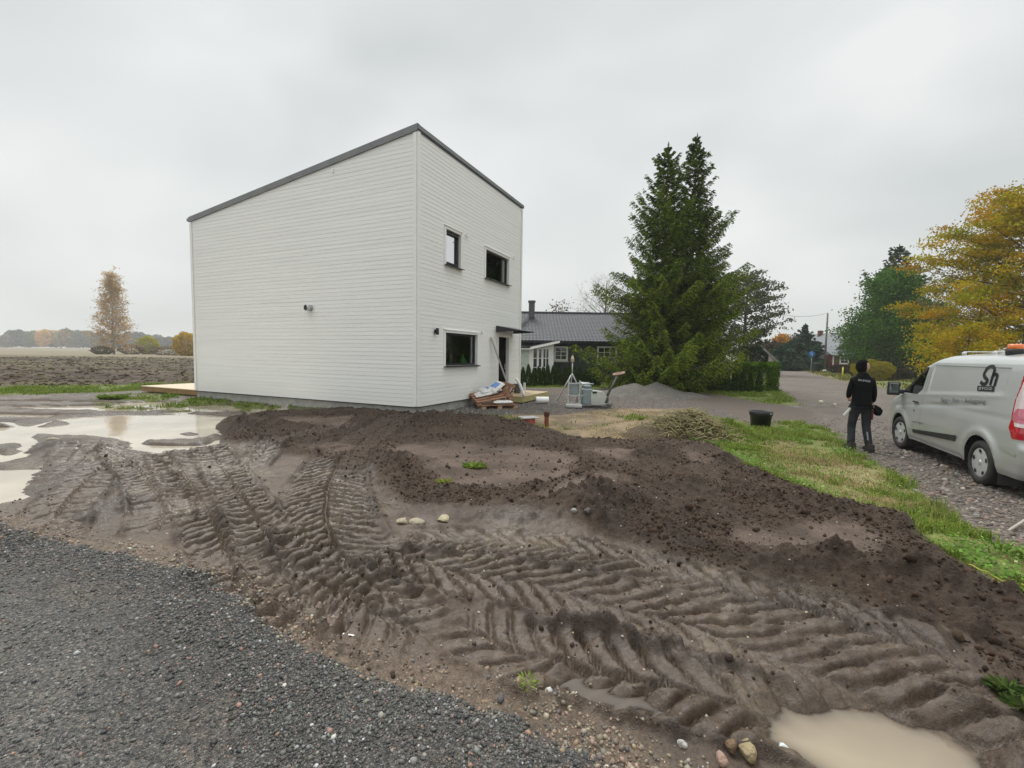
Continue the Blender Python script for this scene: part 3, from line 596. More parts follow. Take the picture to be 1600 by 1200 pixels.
# corner boards
for c_, d_ in (((-.022, .045, HZ+HH/2-.08), (.022, .10, HH-.2)), ((.045, -.023, HZ+HH/2-.06), (.12, .024, HH-.16)), ((HW-.05, -.023, HZ+HH/2-.06), (.1, .024, HH-.16)), ((-.022, HL-.05, HZ+(HH-HD)/2-.06), (.022, .10, HH-HD-.17))):
    m = MB(); m.box(c_, d_); m.build('corner_board', M_TRIM, house)
m = MB(); m.box((HW/2, HL/2, HZ/2-.06), (HW-.06, HL-.06, HZ+.07)); m.build('foundation', M_CONC, house)
m = MB(); m.box((HW/2, -.028, HZ-.012), (HW+.02, .03, .016)); m.box((-.028, HL/2, HZ-.012), (.03, HL, .016)); m.build('drip_flashing', M_DARK, house)
for i, (u0, u1, z0, z1) in enumerate(WINS):
    dp = .13; zz0, zz1 = HZ+z0, HZ+z1; fw = .055
    w = MB(); uc = (u0+u1)/2; zc = (zz0+zz1)/2
    w.box((uc, dp-.03, zz1-fw/2), (u1-u0, .07, fw)); w.box((uc, dp-.03, zz0+fw/2), (u1-u0, .07, fw))
    w.box((u0+fw/2, dp-.03, zc), (fw, .07, zz1-zz0-2*fw)); w.box((u1-fw/2, dp-.03, zc), (fw, .07, zz1-zz0-2*fw))
    if i == 0:
        s = .035; w.box((uc, dp-.07, zz1-fw-s/2-.004), (u1-u0-2*fw-.01, .05, s)); w.box((uc, dp-.07, zz0+fw+s/2+.004), (u1-u0-2*fw-.01, .05, s))
        w.box((u0+fw+s/2+.006, dp-.07, zc), (s, .05, zz1-zz0-2*fw-2*s-.01)); w.box((u1-fw-s/2-.006, dp-.07, zc), (s, .05, zz1-zz0-2*fw-2*s-.01))
    wi = w.build('window', M_DARK, house)
    p = MB(); p.add([(u0+.03, dp-.03, zz0+.03), (u1-.03, dp-.03, zz0+.03), (u1-.03, dp-.03, zz1-.03), (u0+.03, dp-.03, zz1-.03)], [(0, 1, 2, 3)]); p.build('pane', M_GLASS, wi)
    j = MB()                                         # white reveals and outer trim
    for du, s in ((u0, -1), (u1, 1)):
        j.box((du+s*.011-.0, .055, zc), (.02, .165, zz1-zz0)); j.box((du+s*.050, -.016, zc+.01), (.08, .022, zz1-zz0+.08))
    j.box((uc, .055, zz1+.011), (u1-u0, .165, .02)); j.box((uc, -.016, zz1+.045), (u1-u0, .022, .07)); j.build('trim', M_TRIM, wi)
    h = MB(); h.prism([(-.030, .082), (-.05, .075), (-.05, .085), (-.02, .10), (.0, .10), (.0, .082)], u0-.09, u1+.09, 'X'); h.xf(Matrix.Translation((0, -.0, zz1+.0))); h.build('drip_cap', M_TRIM, wi)
    k = MB(); k.prism([(-.115, -.045), (-.115, -.02), (.10, .012), (.10, -.01), (-.1, -.035)], u0-.07, u1+.07, 'X'); k.xf(Matrix.Translation((0, 0, zz0))); k.build('sill', M_DARK, wi)
    if i != 2 or True:
        v = MB(); vu = (2.467, 5.944, 3.514)[i]; vz = HZ+(5.034, 5.036, 2.142)[i]; v.box((vu, -.045, vz), (.07, .05, .12), bev=.01); v.box((vu, -.075, vz-.03), (.05, .02, .05), bev=.008); v.build('vent_cover', M_TRIM, wi)
# ground floor window holds an inside ledge
m = MB(); m.box((2.28, .30, HZ+1.09), (1.86, .22, .03)); m.build('window_ledge', M_TRIM, house)
for c_, d_ in (((1.40, .165, HZ+1.55), (.06, .05, .9)), ((3.13, .165, HZ+1.55), (.10, .05, .9)), ((5.40, .165, HZ+4.43), (.2, .05, .86))):
    m = MB(); m.box(c_, d_); m.build('inner_reveal', M_TRIM, house)
# door
u0, u1, z0, z1 = DOOR; dm = MB(); dm.box(((u0+u1)/2, .12, HZ+1.0), (u1-u0-.02, .05, 2.06)); 
for k in range(6): dm.box((u0+.1+k*.13, .092, HZ+1.0), (.10, .008, 1.9))
door = dm.build('door', mat('black_door', (.006, .006, .007), .85, spec=.1), house)
h = MB(); h.tube([(u1-.09, .085, HZ+1.0), (u1-.09, .04, HZ+1.0), (u1-.22, .04, HZ+1.0)], .011, 8); h.box((u1-.09, .085, HZ+.96), (.045, .012, .2)); h.build('handle', M_METAL, door)
t_ = MB()
for du, s in ((u0, -1), (u1, 1)): t_.box((du+s*.011, .055, HZ+1.02), (.02, .165, 2.12)); t_.box((du+s*.05, -.016, HZ+1.04), (.08, .022, 2.14))
t_.box(((u0+u1)/2, .055, HZ+z1+.055), (u1-u0+.04, .165, .02)); t_.box(((u0+u1)/2, -.034, HZ+z1+.11), (u1-u0+.22, .022, .10)); t_.build('door_trim', M_TRIM, door)
t_ = MB(); t_.box(((u0+u1)/2, .0, HZ-.04), (u1-u0, .2, .03)); t_.build('threshold', M_METAL, door)
# canopy: flat black tray with a glass look top on two struts
c = MB(); c.prism([(0, 2.20), (0, 2.42), (-.82, 2.27), (-.82, 2.235)], 4.55, 4.575, 'X'); c.prism([(0, 2.20), (0, 2.42), (-.82, 2.27), (-.82, 2.235)], 6.0, 6.025, 'X'); c.prism([(-.02, 2.395), (-.02, 2.42), (-.84, 2.27), (-.84, 2.245)], 4.54, 6.035, 'X')
c.xf(Matrix.Translation((0, -.024, HZ))); c.build('door_canopy', M_DARK, house)
# wall lamp
l = MB(); l.box((.80, -.03, HZ+2.03), (.08, .025, .10)); l.lathe([(.001, .09), (.042, .09), (.045, .085), (.045, -.085), (.042, -.09), (.001, -.09)], 14, (.80, -.095, HZ+2.03)); l.box((.80, -.055, HZ+2.03), (.03, .05, .03)); l.build('wall_lamp', M_BLACKP, house)
# vent pipe on the gable, small vent under the roof
v = MB(); v.lathe([(.085, 0), (.09, .01), (.09, .16), (.075, .16), (.075, .02)], 20, axis='X'); v.xf(Matrix.Translation((-.18, 3.824, HZ+2.70))@Matrix.Rotation(rad(-10), 4, 'Z')); pv = v.build('vent_pipe', M_METAL, house)
v = MB(); v.lathe([(.0, 0), (.075, 0)], 20, axis='X'); v.xf(Matrix.Translation((-.15, 3.824, HZ+2.70))); v.build('flap', M_BLACKP, pv)
v = MB(); v.box((-.025, 2.854, HZ+6.49), (.03, .06, .12), bev=.01); v.build('vent_cover', M_TRIM, house)
def hl(x, y, z=0): v = house.matrix_basis@Vector((x, y, z)); return (v.x, v.y, v.z)
house.rotation_euler.z = math.atan2(.90972, .41523); bpy.context.view_layer.update()
HR = house.rotation_euler.z
def hw(x, y, z=0): return (-2.502+x*cos(HR)-y*sin(HR), 11.892+x*sin(HR)+y*cos(HR), z)
# things in the window
bag = MB(); r_ = random.Random(5)
bag.lathe([(.001, 0), (.17, 0), (.19, .06), (.15, .15), (.08, .21), (.04, .24), (.06, .30), (.001, .29)], 14); bag.v = [(x*(1+.15*sin(7*y*9+z*20)), y*.45, z) for x, y, z in bag.v]
o = bag.build('bag', mat('green_bag', (.03, .30, .07), .5)); o.location = hw(2.82, .29, HZ+1.105); o.rotation_euler.z = HR; tag(o, 'green bag standing on the ledge inside the ground floor window', 'bag')

# decks
def deck(name, label, u0, u1, v0, v1, top, hgt, mt, side):
    t = thing(name, label, 'wooden deck', (-2.502, 11.892, 0), HR)
    b = MB(); n = int((v1-v0)/.12)
    for i in range(n):
        y = v0+(i+.5)*(v1-v0)/n; b.box(((u0+u1)/2, y, top-.014), (u1-u0, (v1-v0)/n-.008, .028))
    b.build('boards', mt, t)
    f_ = MB(); 
    for y in (v0+.03, v1-.03): f_.box(((u0+u1)/2, y, top-.03-hgt/2), (u1-u0-.02, .045, hgt))
    for x_ in (u0+.03, (u0+u1)/2, u1-.03): f_.box((x_, (v0+v1)/2, top-.032-hgt/2), (.045, v1-v0-.1, hgt-.004))
    f_.build('joists', side, t); return t
M_DECKTOP = mat('new_deck_boards', (.58, .47, .34), .6, var=.12, vs=4, stretch=(1, 6, 6))
deck('wooden_deck', 'long low timber deck at the far gable end of the white house', .25, HW, HL+.03, HL+3.9, .235, .17, M_DECKTOP, mat('brown_timber', (.25, .15, .06), .7, var=.2))
deck('entrance_deck', 'small new timber step platform below the black front door', 4.45, 7.1, -1.12, -.05, .225, .17, mat('weathered_new_boards', (.42, .31, .18), .55, var=.2, vs=4), M_TREAT)
# ================================================================== things in the yard
def place(px, py): x, y = g(px, py); return x, y, gz(x, y)
M_PALLET = mat('old_pallet_wood', (.26, .13, .075), .75, var=.35, vs=7, stretch=(1, 7, 7)); M_PALLET2 = mat('pale_pallet_wood', (.36, .25, .16), .75, var=.3, vs=7, stretch=(1, 7, 7))
def pallet(label, loc, rot, grp):
    t = thing('pallet', label, 'pallet', loc, 0, grp); t.rotation_euler = rot
    m = MB()
    for y in (-.35, -.175, 0, .175, .35): m.box((0, y, .133), (1.2, .105, .022))
    m.build('top_boards', M_PALLET, t)
    m = MB()
    for x in (-.53, 0, .53): m.box((x, 0, .110), (.145, .8, .022))
    for y in (-.35, 0, .35): m.box((0, y, .011), (1.2, .10, .022))
    m.build('bearers', M_PALLET, t)
    for x in (-.53, 0, .53):
        for y in (-.35, 0, .35): b = MB(); b.box((x, y, .0605), (.14, .10, .076)); b.build('block', M_PALLET2, t)
    return t
x, y = -.52, 14.25
pz = gz(x, y)+.01
pallet('lower brown wooden pallet lying flat under the other pallets by the house wall', (x, y, pz), (0, 0, .42), 'wooden pallets beside the front wall')
p2 = (-.66, 14.34); pallet('tilted wooden pallet resting on the flat one and carrying the sacks', (p2[0], p2[1], pz+.29), (rad(16), rad(-9), .40), 'wooden pallets beside the front wall')
p3 = (-.22, 14.42); pallet('steep wooden pallet propped up at the door side of the stack', (p3[0], p3[1], pz+.42), (rad(8), rad(-58), .45), 'wooden pallets beside the front wall').scale = (.62, .75, .8)
def sack(label, loc, rz, sc, stripe, tilt=(0, 0)):
    t = thing('sack', label, 'cement sack', loc, 0, 'sacks on the pallets'); t.rotation_euler = (tilt[0], tilt[1], rz)
    V, Fq = [], []; nx_, ny_ = 16, 10; r = random.Random(int(loc[0]*99))
    for s in (1, -1):
        o = len(V)
        for j in range(ny_+1):
            for i in range(nx_+1):
                u = i/nx_*2-1; v = j/ny_*2-1; h = max(0, (1-abs(u)**3.2))*max(0, (1-abs(v)**3))
                V.append((u*.30*sc[0], v*.19*sc[1]*(1-.07*abs(u)), s*(h**.5)*.075*sc[2]+.008*sin(u*9+v*5+r.random())*(h > .01)))
        for j in range(ny_):
            for i in range(nx_): a = o+j*(nx_+1)+i; Fq.append((a, a+1, a+nx_+2, a+nx_+1) if s > 0 else (a, a+nx_+1, a+nx_+2, a+1))
    m = MB(); m.add(V, Fq, True); m.build('cover', mat('sack_paper', (.62, .60, .57), .55, var=.1), t)
    b = MB(); b.add([(x, y, z+.004) for x, y, z in V[:17*11] if abs(x) < .5], [], True)
    vv = [(V[j*17+i][0], V[j*17+i][1], V[j*17+i][2]+.004) for j in range(2, 9) for i in range(4, 13)]
    b = MB(); b.add(vv, [(j*9+i, j*9+i+1, (j+1)*9+i+1, (j+1)*9+i) for j in range(6) for i in range(8)], True); b.build('print', stripe, t)
    return t
M_BLUE = mat('blue_print', (.12, .22, .48), .5); M_GREYP = mat('grey_print', (.40, .42, .46), .5)
sack('blue and white sack slumped on top of the tilted pallet', (-.68, 14.40, pz+.56), .5, (1.15, 1.1, 1.2), M_BLUE, (.15, -.1))
sack('crumpled blue sack leaning up against the steep pallet', (-.52, 14.42, pz+.66), .9, (1, 1, 1.1), M_BLUE, (.25, -.45))
sack('lowest white sack hanging over the edge of the tilted pallet', (-.82, 14.25, pz+.47), .3, (1.2, .9, .9), M_GREYP, (.3, -.2))
sack('grey sack lying on the flat bottom pallet', (-.30, 14.10, pz+.21), .4, (1.1, .9, .9), M_GREYP)
# leaning plank, plastic offcut
m = MB(); a = Vector(hw(4.14, -.04, HZ+2.0)); b = Vector(hw(4.62, -.62, .26)); dv = (b-a).normalized(); sd = Vector((cos(HR), sin(HR), 0)); sd = (sd-dv*sd.dot(dv)).normalized(); nn = dv.cross(sd)
V = [p+sd*s*.035+nn*t*.012 for p in (a, b) for s in (-1, 1) for t in (-1, 1)]
m.add(V, [(0, 1, 3, 2), (4, 6, 7, 5), (0, 4, 5, 1), (2, 3, 7, 6), (0, 2, 6, 4), (1, 5, 7, 3)]); tag(m.build('plank', mat('grey_weathered_wood', (.36, .34, .30), .8, var=.15)), 'long grey plank leaning against the white wall beside the door', 'plank')
m = MB(); pts = [hw(4.45+.10*sin(t*1.5), -.85-.28*t, .23+.62*(1-t)**1.0*(1+.55*t)) for t in np.linspace(0, 1, 10)]; m.tube(pts, [.05]*10, 12); tag(m.build('white_pipe', M_WHITEP), 'bent white plastic pipe standing between pallets and door', 'pipe')
# bucket on white block, cloths
bx, by, _ = hw(5.75, -.35); t = thing('bucket', 'grey bucket standing on the entrance deck beside the door', 'bucket', (bx, by, .227))
m = MB(); m.lathe([(.001, .005), (.12, .005), (.155, .33), (.165, .33), (.165, .345), (.148, .345), (.115, .02), (.001, .02)], 22); m.build('body', mat('grey_bucket', (.17, .18, .18), .5), t)
m = MB(); m.tube([(.155*cos(a_), .02, .33-.18*sin(a_)) for a_ in np.linspace(0, pi, 12)], .004, 6); m.xf(Matrix.Translation((0, -.17, 0))); m.build('handle', M_METAL, t)
bx, by, _ = hw(6.1, -.5); m = MB(); m.prism([(0, 0), (.30, 0), (.30, .03), (.06, .05), (.02, .38), (0, .38)], -.06, .06); o = m.build('white_bracket', M_WHITEP); o.location = (bx, by, .227); o.rotation_euler.z = HR+2.6; tag(o, 'white angled plastic piece lying next to the grey bucket', 'plastic piece')
# roll
x, y, z = place(847, 631); m = MB(); m.lathe([(.055, -.22), (.115, -.22), (.12, -.21), (.12, .21), (.115, .22), (.055, .22), (.055, -.2)], 24, axis='X'); o = m.build('foil_roll', M_WHITEP); o.location = (x, y, z+.115); o.rotation_euler.z = .12; tag(o, 'white roll lying on the grey gravel behind the red well', 'roll')
# red well ring with lid
x, y, z = place(826, 661); t = thing('well_cover', 'grey square lid on a red plastic well shaft', 'well', (x, y, z-.03)); t.scale = (.72, .72, .78)
m = MB(); prof = [(.22, -.2)]+[(.22-.018*(i % 2), -.2+.035*i) for i in range(1, 14)]; m.lathe(prof+[(.001, .26)], 26); m.build('shaft', mat('brick_red_plastic', (.34, .075, .05), .55, var=.15), t)
m = MB(); m.box((0, 0, .285), (.62, .5, .035), rot=.4, bev=.01); m.build('lid', mat('lid_board', (.33, .32, .31), .7, var=.15), t)
# brown pipe
x, y, z = place(854, 661); t = thing('standpipe', 'brown plastic drain pipe standing upright with wide collar', 'pipe', (x, y, z-.1))
BR = mat('brown_pvc', (.20, .055, .03), .5, var=.15)
m = MB(); m.lathe([(.055, -.2), (.055, .36)], 20); m.build('pipe_body', BR, t)
m = MB(); m.lathe([(.055, .34), (.068, .36), (.072, .44), (.075, .46), (.066, .47), (.055, .47), (.055, .38)], 20); m.build('collar', mat('dark_brown_pvc', (.08, .03, .02), .5), t)
# small pots and tub
x, y, z = place(1188, 668); t = thing('plastic_tub', 'large black plastic tub standing on the grass', 'tub', (x, y, z-.02))
m = MB(); m.lathe([(.001, .02), (.205, .02), (.212, 0), (.222, .0), (.258, .36), (.275, .37), (.278, .375), (.278, .475), (.272, .48), (.256, .48), (.248, .42), (.205, .05), (.001, .045)], 40); m.build('body', M_BLACKP, t)
for s in (-1, 1): m = MB(); m.box((s*.285, 0, .45), (.04, .12, .03), bev=.01); m.build('grip', M_BLACKP, t)
m = MB(); m.box((.11, -.256, .43), (.022, .006, .022), rot=.2); m.build('sticker', M_TRIM, t)
x, y, z = place(1138, 664); m = MB(); m.lathe([(.001, .01), (.06, .01), (.085, .17), (.092, .17), (.092, .19), (.08, .19), (.055, .03), (.001, .03)], 20); o = m.build('flower_pot', M_BLACKP); o.location = (x, y, z); o.rotation_euler = (.1, .12, 0); tag(o, 'small black plant pot at the foot of the root heap', 'plant pot')
# plate compactor
x, y, z = place(926, 637); t = thing('plate_compactor', 'grey-green plate compactor with a ring handle pointing right', 'plate compactor', (x, y, z), .08)
M_TEAL = mat('pale_green_enamel', (.46, .50, .46), .45, var=.1, dirt=((.2, .15, .1), .4, .7)); M_TEALB = mat('blue_grey_enamel', (.22, .27, .28), .45, var=.15)
m = MB(); m.prism([(-.52, .05), (-.44, .0), (.40, .0), (.52, .06), (.55, .13), (.50, .13), (.38, .05), (-.40, .05), (-.50, .12)], -.30, .30); m.build('base_plate', mat('dirty_steel', (.09, .08, .075), .5, metal=.5, var=.3), t)
m = MB(); m.prism([(-.10, .12), (.12, .10), (.32, .14), (.40, .38), (.30, .52), (-.02, .56), (-.12, .50)], -.20, .20); m.build('hood', M_TEAL, t)
m = MB(); m.box((-.22, 0, .36), (.34, .36, .50), bev=.03); m.box((-.20, 0, .68), (.24, .24, .10), bev=.03); m.build('engine', M_TEALB, t)
m = MB(); m.lathe([(.001, 0), (.055, 0), (.055, .03), (.001, .035)], 16, (-.16, 0, .74)); m.build('fuel_cap', M_BLACKP, t); m = MB(); m.box((0, -.205, .50), (.14, .02, .06), bev=.006); m.build('hood_latch', M_BLACKP, t)
m = MB(); 
m.tube([(-.46, -.26, .14), (-.46, -.26, .70), (-.40, -.26, .78), (-.06, -.26, .78)], .02, 8); m.tube([(-.46, .26, .14), (-.46, .26, .70), (-.40, .26, .78), (-.06, .26, .78)], .02, 8); m.tube([(-.46, -.26, .40), (-.46, .26, .40)], .02, 8); m.tube([(-.40, -.26, .78), (-.40, .26, .78)], .02, 8); m.build('guard_frame', M_METAL, t)
hb = MB(); hb.box((.40, 0, .26), (.20, .16, .22), bev=.03); hb.tube([(.42, 0, .28), (.60, 0, .66), (.78, 0, 1.02)], [.05, .035, .03], 10); hb.build('tow_bar', mat('dark_tow_bar', (.10, .095, .09), .5, metal=.3), t)
hg = MB(); hg.tube([(.83+.17*cos(a_), .22*sin(a_), 1.10+.04*cos(a_)) for a_ in np.linspace(0, 2*pi, 25)], .024, 8, caps=False); hg.box((.74, 0, 1.06), (.12, .05, .04), bev=.01); hg.build('handle_ring', mat('worn_pink_grip', (.42, .27, .22), .6), t)
# kerb lifter frame standing in front of the compactor
x, y, z = place(897, 638); t = thing('lifting_frame', 'upright aluminium lifting frame with crossbars and a foot board', 'lifting frame', (x, y, z), -.1)
M_ALU = mat('scuffed_aluminium', (.52, .53, .52), .4, metal=.55, var=.15)
for s in (-.19, .17):
    m = MB(); m.box((s, 0, .45), (.055, .035, .84)); m.build('upright', M_ALU, t)
for zz, w_ in ((.40, .56), (.78, .40)): m = MB(); m.box((-.01, -.02, zz), (w_, .03, .045)); m.build('crossbar', M_ALU, t)
m = MB(); m.box((-.01, -.03, .07), (.50, .22, .10), bev=.012); m.box((-.01, -.05, .14), (.46, .06, .03)); m.build('foot', M_ALU, t)
m = MB(); m.box((-.01, .03, .60), (.30, .06, .36), bev=.02); m.build('cylinder_cover', M_TEALB, t)
# tripod behind
x, y, z = place(893, 628); t = thing('tripod', 'tall aluminium tripod with a yellowish instrument on top', 'tripod', (x, y, z))
for a_ in (2.9, .35, 1.6):
    m = MB(); m.tube([(0.02*cos(a_), .02*sin(a_), .98), (.26*cos(a_), .26*sin(a_), .55), (.50*cos(a_), .50*sin(a_), .02)], [.022, .02, .013], 8); m.build('leg', M_ALU, t)
m = MB(); m.tube([(0, 0, .95), (0, 0, 1.42)], .022, 10); m.lathe([(.02, .90), (.05, .92), (.05, .99), (.02, 1.02)], 12); m.build('centre_pole', M_ALU, t)
m = MB(); m.box((0, 0, 1.50), (.12, .12, .14), bev=.02); m.lathe([(.001, .10), (.03, .08), (.045, 0), (.05, 0)], 14, (0, 0, 1.57)); m.build('instrument', mat('sandy_yellow_plastic', (.42, .34, .20), .5), t)
# stick on the gravel, white splinter, plastic scraps, small stones singled out
x0, y0 = g(1575, 832); x1, y1 = g(1625, 808); m = MB(); m.tube([(x0, y0, gz(x0, y0)+.02), ((x0+x1)/2, (y0+y1)/2, gz(x0, y0)+.03), (x1, y1, gz(x1, y1)+.02)], [.013, .015, .012], 8); tag(m.build('stick', mat('bleached_wood', (.38, .34, .30), .8)), 'pale stick lying on the coarse gravel near the rear of the van', 'stick')
x0, y0 = g(536, 991); x1, y1 = g(553, 996); m = MB(); zz = gz(x0, y0)+.012; m.box(((x0+x1)/2, (y0+y1)/2, zz), (.075, .01, .008), rot=-.25); tag(m.build('wood_splinter', M_TRIM), 'short white wood splinter on the wet mud by the drive', 'splinter')
M_ROCKG = attr_mat('loose_rock', .85, bump=.02, bs=45)
def rock(px, py, sz, c, label, fl=.65, nm='rock', cat='rock', sink=.25):
    x, y, z = place(px, py); k = int(rng.integers(0, 10)); V = ROCK1[k]*np.array([1, .8, fl])*sz; V = V*(1+.16*np.sin(V[:, :1]*9/sz*.35+px)*np.cos(V[:, 1:2]*11/sz*.35+py)+rng.uniform(-.05, .05, (len(V), 1))); V = V@np.array(rotz(float(rng.uniform(0, 6))))
    cn = np.tile(np.array(c), (len(V), 1))*(1+rng.uniform(-.12, .12, (len(V), 1)))
    o = npmesh(nm, V, ICOF1, M_ROCKG, None, cn, False); o.location = (x, y, z+sz*fl*sink); tag(o, label, cat, 'loose stones round the yard')
rock(1225, 1152, .033, (.62, .66, .66), 'pale glassy stone at the left tip of the ochre puddle')
rock(1170, 1182, .062, (.30, .24, .14), 'largest yellow brown stone by the bottom edge left of the ochre puddle', .6, sink=.1)
rock(1142, 1172, .045, (.15, .10, .06), 'dark brown stone touching the largest yellow one', .7)
rock(1068, 1162, .028, (.40, .38, .35), 'small grey stone on the stony verge below the grey rut puddle')
rock(1128, 1190, .04, (.30, .20, .15), 'reddish stone just below the largest yellow one')
rock(857, 1083, .028, (.50, .49, .47), 'angular white stone at the left tip of the grey rut puddle')
rock(868, 1092, .022, (.10, .09, .085), 'dark stone touching the angular white one')
rock(782, 1094, .03, (.10, .10, .10), 'round dark stone near the green weed')
rock(627, 817, .09, (.34, .29, .20), 'left of three pale clay lumps under the soil bank', .45, sink=-.3)
rock(652, 819, .10, (.32, .28, .20), 'middle of three pale clay lumps under the soil bank', .45, sink=-.3)
rock(694, 819, .09, (.38, .34, .22), 'right of three pale clay lumps under the soil bank', .4, sink=-.3)
rock(917, 826, .06, (.10, .085, .08), 'dark stone at the foot of the pointed soil heap')
rock(897, 822, .045, (.28, .26, .24), 'light grey stone beside the dark one below the pointed soil heap')
rock(1290, 634, .13, (.45, .42, .36), 'pale broken slab on the rubble heap by the road', .35)
rock(1283, 631, .10, (.60, .57, .42), 'cream chunk on top of the rubble heap by the road', .8, sink=.9)
rock(1305, 633, .11, (.50, .47, .38), 'long cream chunk at the right end of the rubble heap', .6)
rock(1278, 579, .25, (.7, .7, .68), 'white stone beside the dark green bin', .7)
rock(1288, 580, .28, (.7, .7, .68), 'white stone at the foot of the wooden pole', .7)
rock(834, 664, .05, (.7, .69, .66), 'small white stone between the red well and the brown pipe', .8)
rock(84, 688, .13, (.40, .36, .27), 'flat pale clay slab between the two large puddles', .3)
rock(268, 676, .16, (.12, .10, .085), 'dark mud lump rising out of the large puddle', .4)
# ================================================================== van
def itp(z, T): return float(np.interp(z, [a for a, b in T], [b for a, b in T]))
M_VPAINT = mat('silver_van_paint', (.47, .485, .48), .30, metal=.25, var=.03, vs=2, coat=.6, dirt=((.20, .17, .14), 1.0, .75))
M_VGLASS = glassmat('van_glass', (.22, .27, .25)); M_TYRE = mat('tyre_rubber', (.020, .019, .018), .75, var=.3, vs=8); M_HUB = mat('wheel_trim', (.55, .56, .56), .35, metal=.4, var=.08)
M_TRIMB = mat('van_black_trim', (.018, .018, .019), .55); M_RED = mat('red_lens', (.42, .008, .02), .12, var=.05, coat=1); M_CLEARL = mat('clear_lens', (.62, .52, .53), .12, var=.1, vs=20, coat=1); M_PINKL = mat('pink_lens', (.55, .16, .22), .12, coat=1)
M_AMBER = mat('amber_lens', (.80, .17, .02), .2, coat=1); M_INK = mat('black_lettering', (.012, .013, .014), .5); M_INKG = mat('grey_lettering', (.13, .135, .14), .5)
VX, VY, VZ, VTH = 7.5, 5.39, -.15, 1.178
van = thing('delivery_van', 'silver panel van with black lettering and amber roof light parked on the gravel road', 'van', (VX, VY, VZ), VTH)
ZR = [(.28, .10), (.34, .03), (.5, .0), (.7, .0), (.76, .045), (1.1, .06), (1.5, .10), (1.8, .17), (1.9, .24), (1.95, .42)]
ZF = [(.28, 4.82), (.35, 4.93), (.5, 4.97), (.7, 4.95), (.88, 4.86), (1.0, 4.70), (1.08, 4.45), (1.14, 4.20), (1.2, 4.08), (1.4, 3.80), (1.6, 3.50), (1.75, 3.26), (1.85, 3.05), (1.92, 2.8), (1.95, 2.5)]
ZW = [(.28, .925), (.36, .955), (.5, .975), (.7, .985), (.92, .985), (1.0, .975), (1.06, .962), (1.12, .965), (1.2, .955), (1.4, .93), (1.6, .90), (1.72, .878), (1.80, .845), (1.87, .795), (1.92, .72), (1.95, .60)]
WR, WF, RA = .99, 3.92, .405
zs = np.array(sorted(set(np.round(np.r_[np.arange(.28, 1.80, .027), np.arange(1.80, 1.951, .015)], 4))))
NS = 190
def side_y(x, z):
    y = itp(z, ZW)
    if x > 3.7: y *= 1-.10*((x-3.7)/1.27)**2.4
    for wx in (WR, WF):                               # flared arches
        d = math.hypot(x-wx, z-.335)
        if RA < d+.02: y += .030*math.exp(-((d-.46)/.07)**2)*(1 if z < 1.0 else 0)
    zb = 1.245+.064*(2.8-x)                            # rising waist line
    if .62 < x < 2.84 and zb < z < 1.745: y -= .011*min(1, min(x-.62, 2.84-x, z-zb, 1.745-z)/.02)
    y += .010*math.exp(-((z-zb+.035)/.025)**2)*(x < 4.1)*min(1, max(0, (x-.45)/.3)) - .014*math.exp(-((z-(.89+.094*(4.2-x)))/.030)**2)*min(1, max(0, (x-.8)/.35))*min(1, max(0, (4.3-x)/.2))
    return y
rows = []
for z in zs:
    xr, xf = itp(z, ZR), itp(z, ZF); w = itp(z, ZW); rr = .13; rf = .42 if z < 1.15 else .30; P = []
    wr = side_y(xr+rr, z)
    for k in range(9): P.append((xr-.012*(1-(k/8)**2), (wr-rr)*k/8))
    for k in range(1, 8): a = pi/2*k/8; P.append((xr+rr*(1-cos(a)), wr-rr+rr*sin(a)))
    x0, x1 = xr+rr, xf-rf
    for k in range(NS+1): x = x0+(x1-x0)*k/NS; P.append((x, side_y(x, z)))
    wf = side_y(x1, z)
    for k in range(1, 13): a = pi/2*k/12; P.append((x1+rf*sin(a), wf-rf*.85*(1-cos(a))))
    yl = P[-1][1]
    for k in range(1, 9): P.append((xf+.05*(1-(1-k/8)**2), yl*(1-k/8)))
    rows.append(P)
# roof cap rows
top = rows[-1]
for f_, dz in ((.75, .016), (.45, .028), (.15, .034), (0, .035)): rows.append([(p[0]*(.5+.5*f_)+1.4*(.5-.5*f_) if f_ < .5 else p[0], p[1]*f_) for p in top])
zz_all = list(zs)+[1.95+d for d in (.016, .028, .034, .035)]
A = np.array([[(x, y, zz_all[i]) for x, y in P] for i, P in enumerate(rows)])
WINP = [(3.02, 1.715), (3.06, 1.30), (3.22, 1.185), (4.02, 1.175), (3.78, 1.40), (3.40, 1.70)]
def in_poly(P, x, z):
    c = False; n = len(P)
    for i in range(n):
        (ax, az), (bx, bz) = P[i], P[(i+1) % n]
        if (az > z) != (bz > z) and x < (bx-ax)*(z-az)/(bz-az)+ax: c = not c
    return c
def near_seg(P, x, z):
    best = None
    for i in range(len(P)):
        (ax, az), (bx, bz) = P[i], P[(i+1) % len(P)]; ex, ez = bx-ax, bz-az; t = max(0, min(1, ((x-ax)*ex+(z-az)*ez)/(ex*ex+ez*ez))); q = (ax+ex*t, az+ez*t); d = math.hypot(q[0]-x, q[1]-z)
        if best is None or d < best[0]: best = (d, q)
    return best
nr, nc = A.shape[:2]; facek = {}
side0, side1 = 15, 16+NS+4
for i in range(nr-1):
    for j in range(nc-1):
        c = (A[i, j]+A[i+1, j]+A[i+1, j+1]+A[i, j+1])/4; k = 'body'
        if 12 <= j <= side1:
            if c[2] < .9:
                for wx in (WR, WF):
                    if math.hypot(c[0]-wx, c[2]-.335) < RA: k = 'hole'
            if 1.1 < c[2] < 1.8 and in_poly(WINP, c[0], c[2]): k = 'win'
        if j > side1-2 or j > 16+NS-26:
            if 1.22 < c[2] < 1.80 and j >= 16+NS+3: k = 'screen'
        facek[i, j] = k
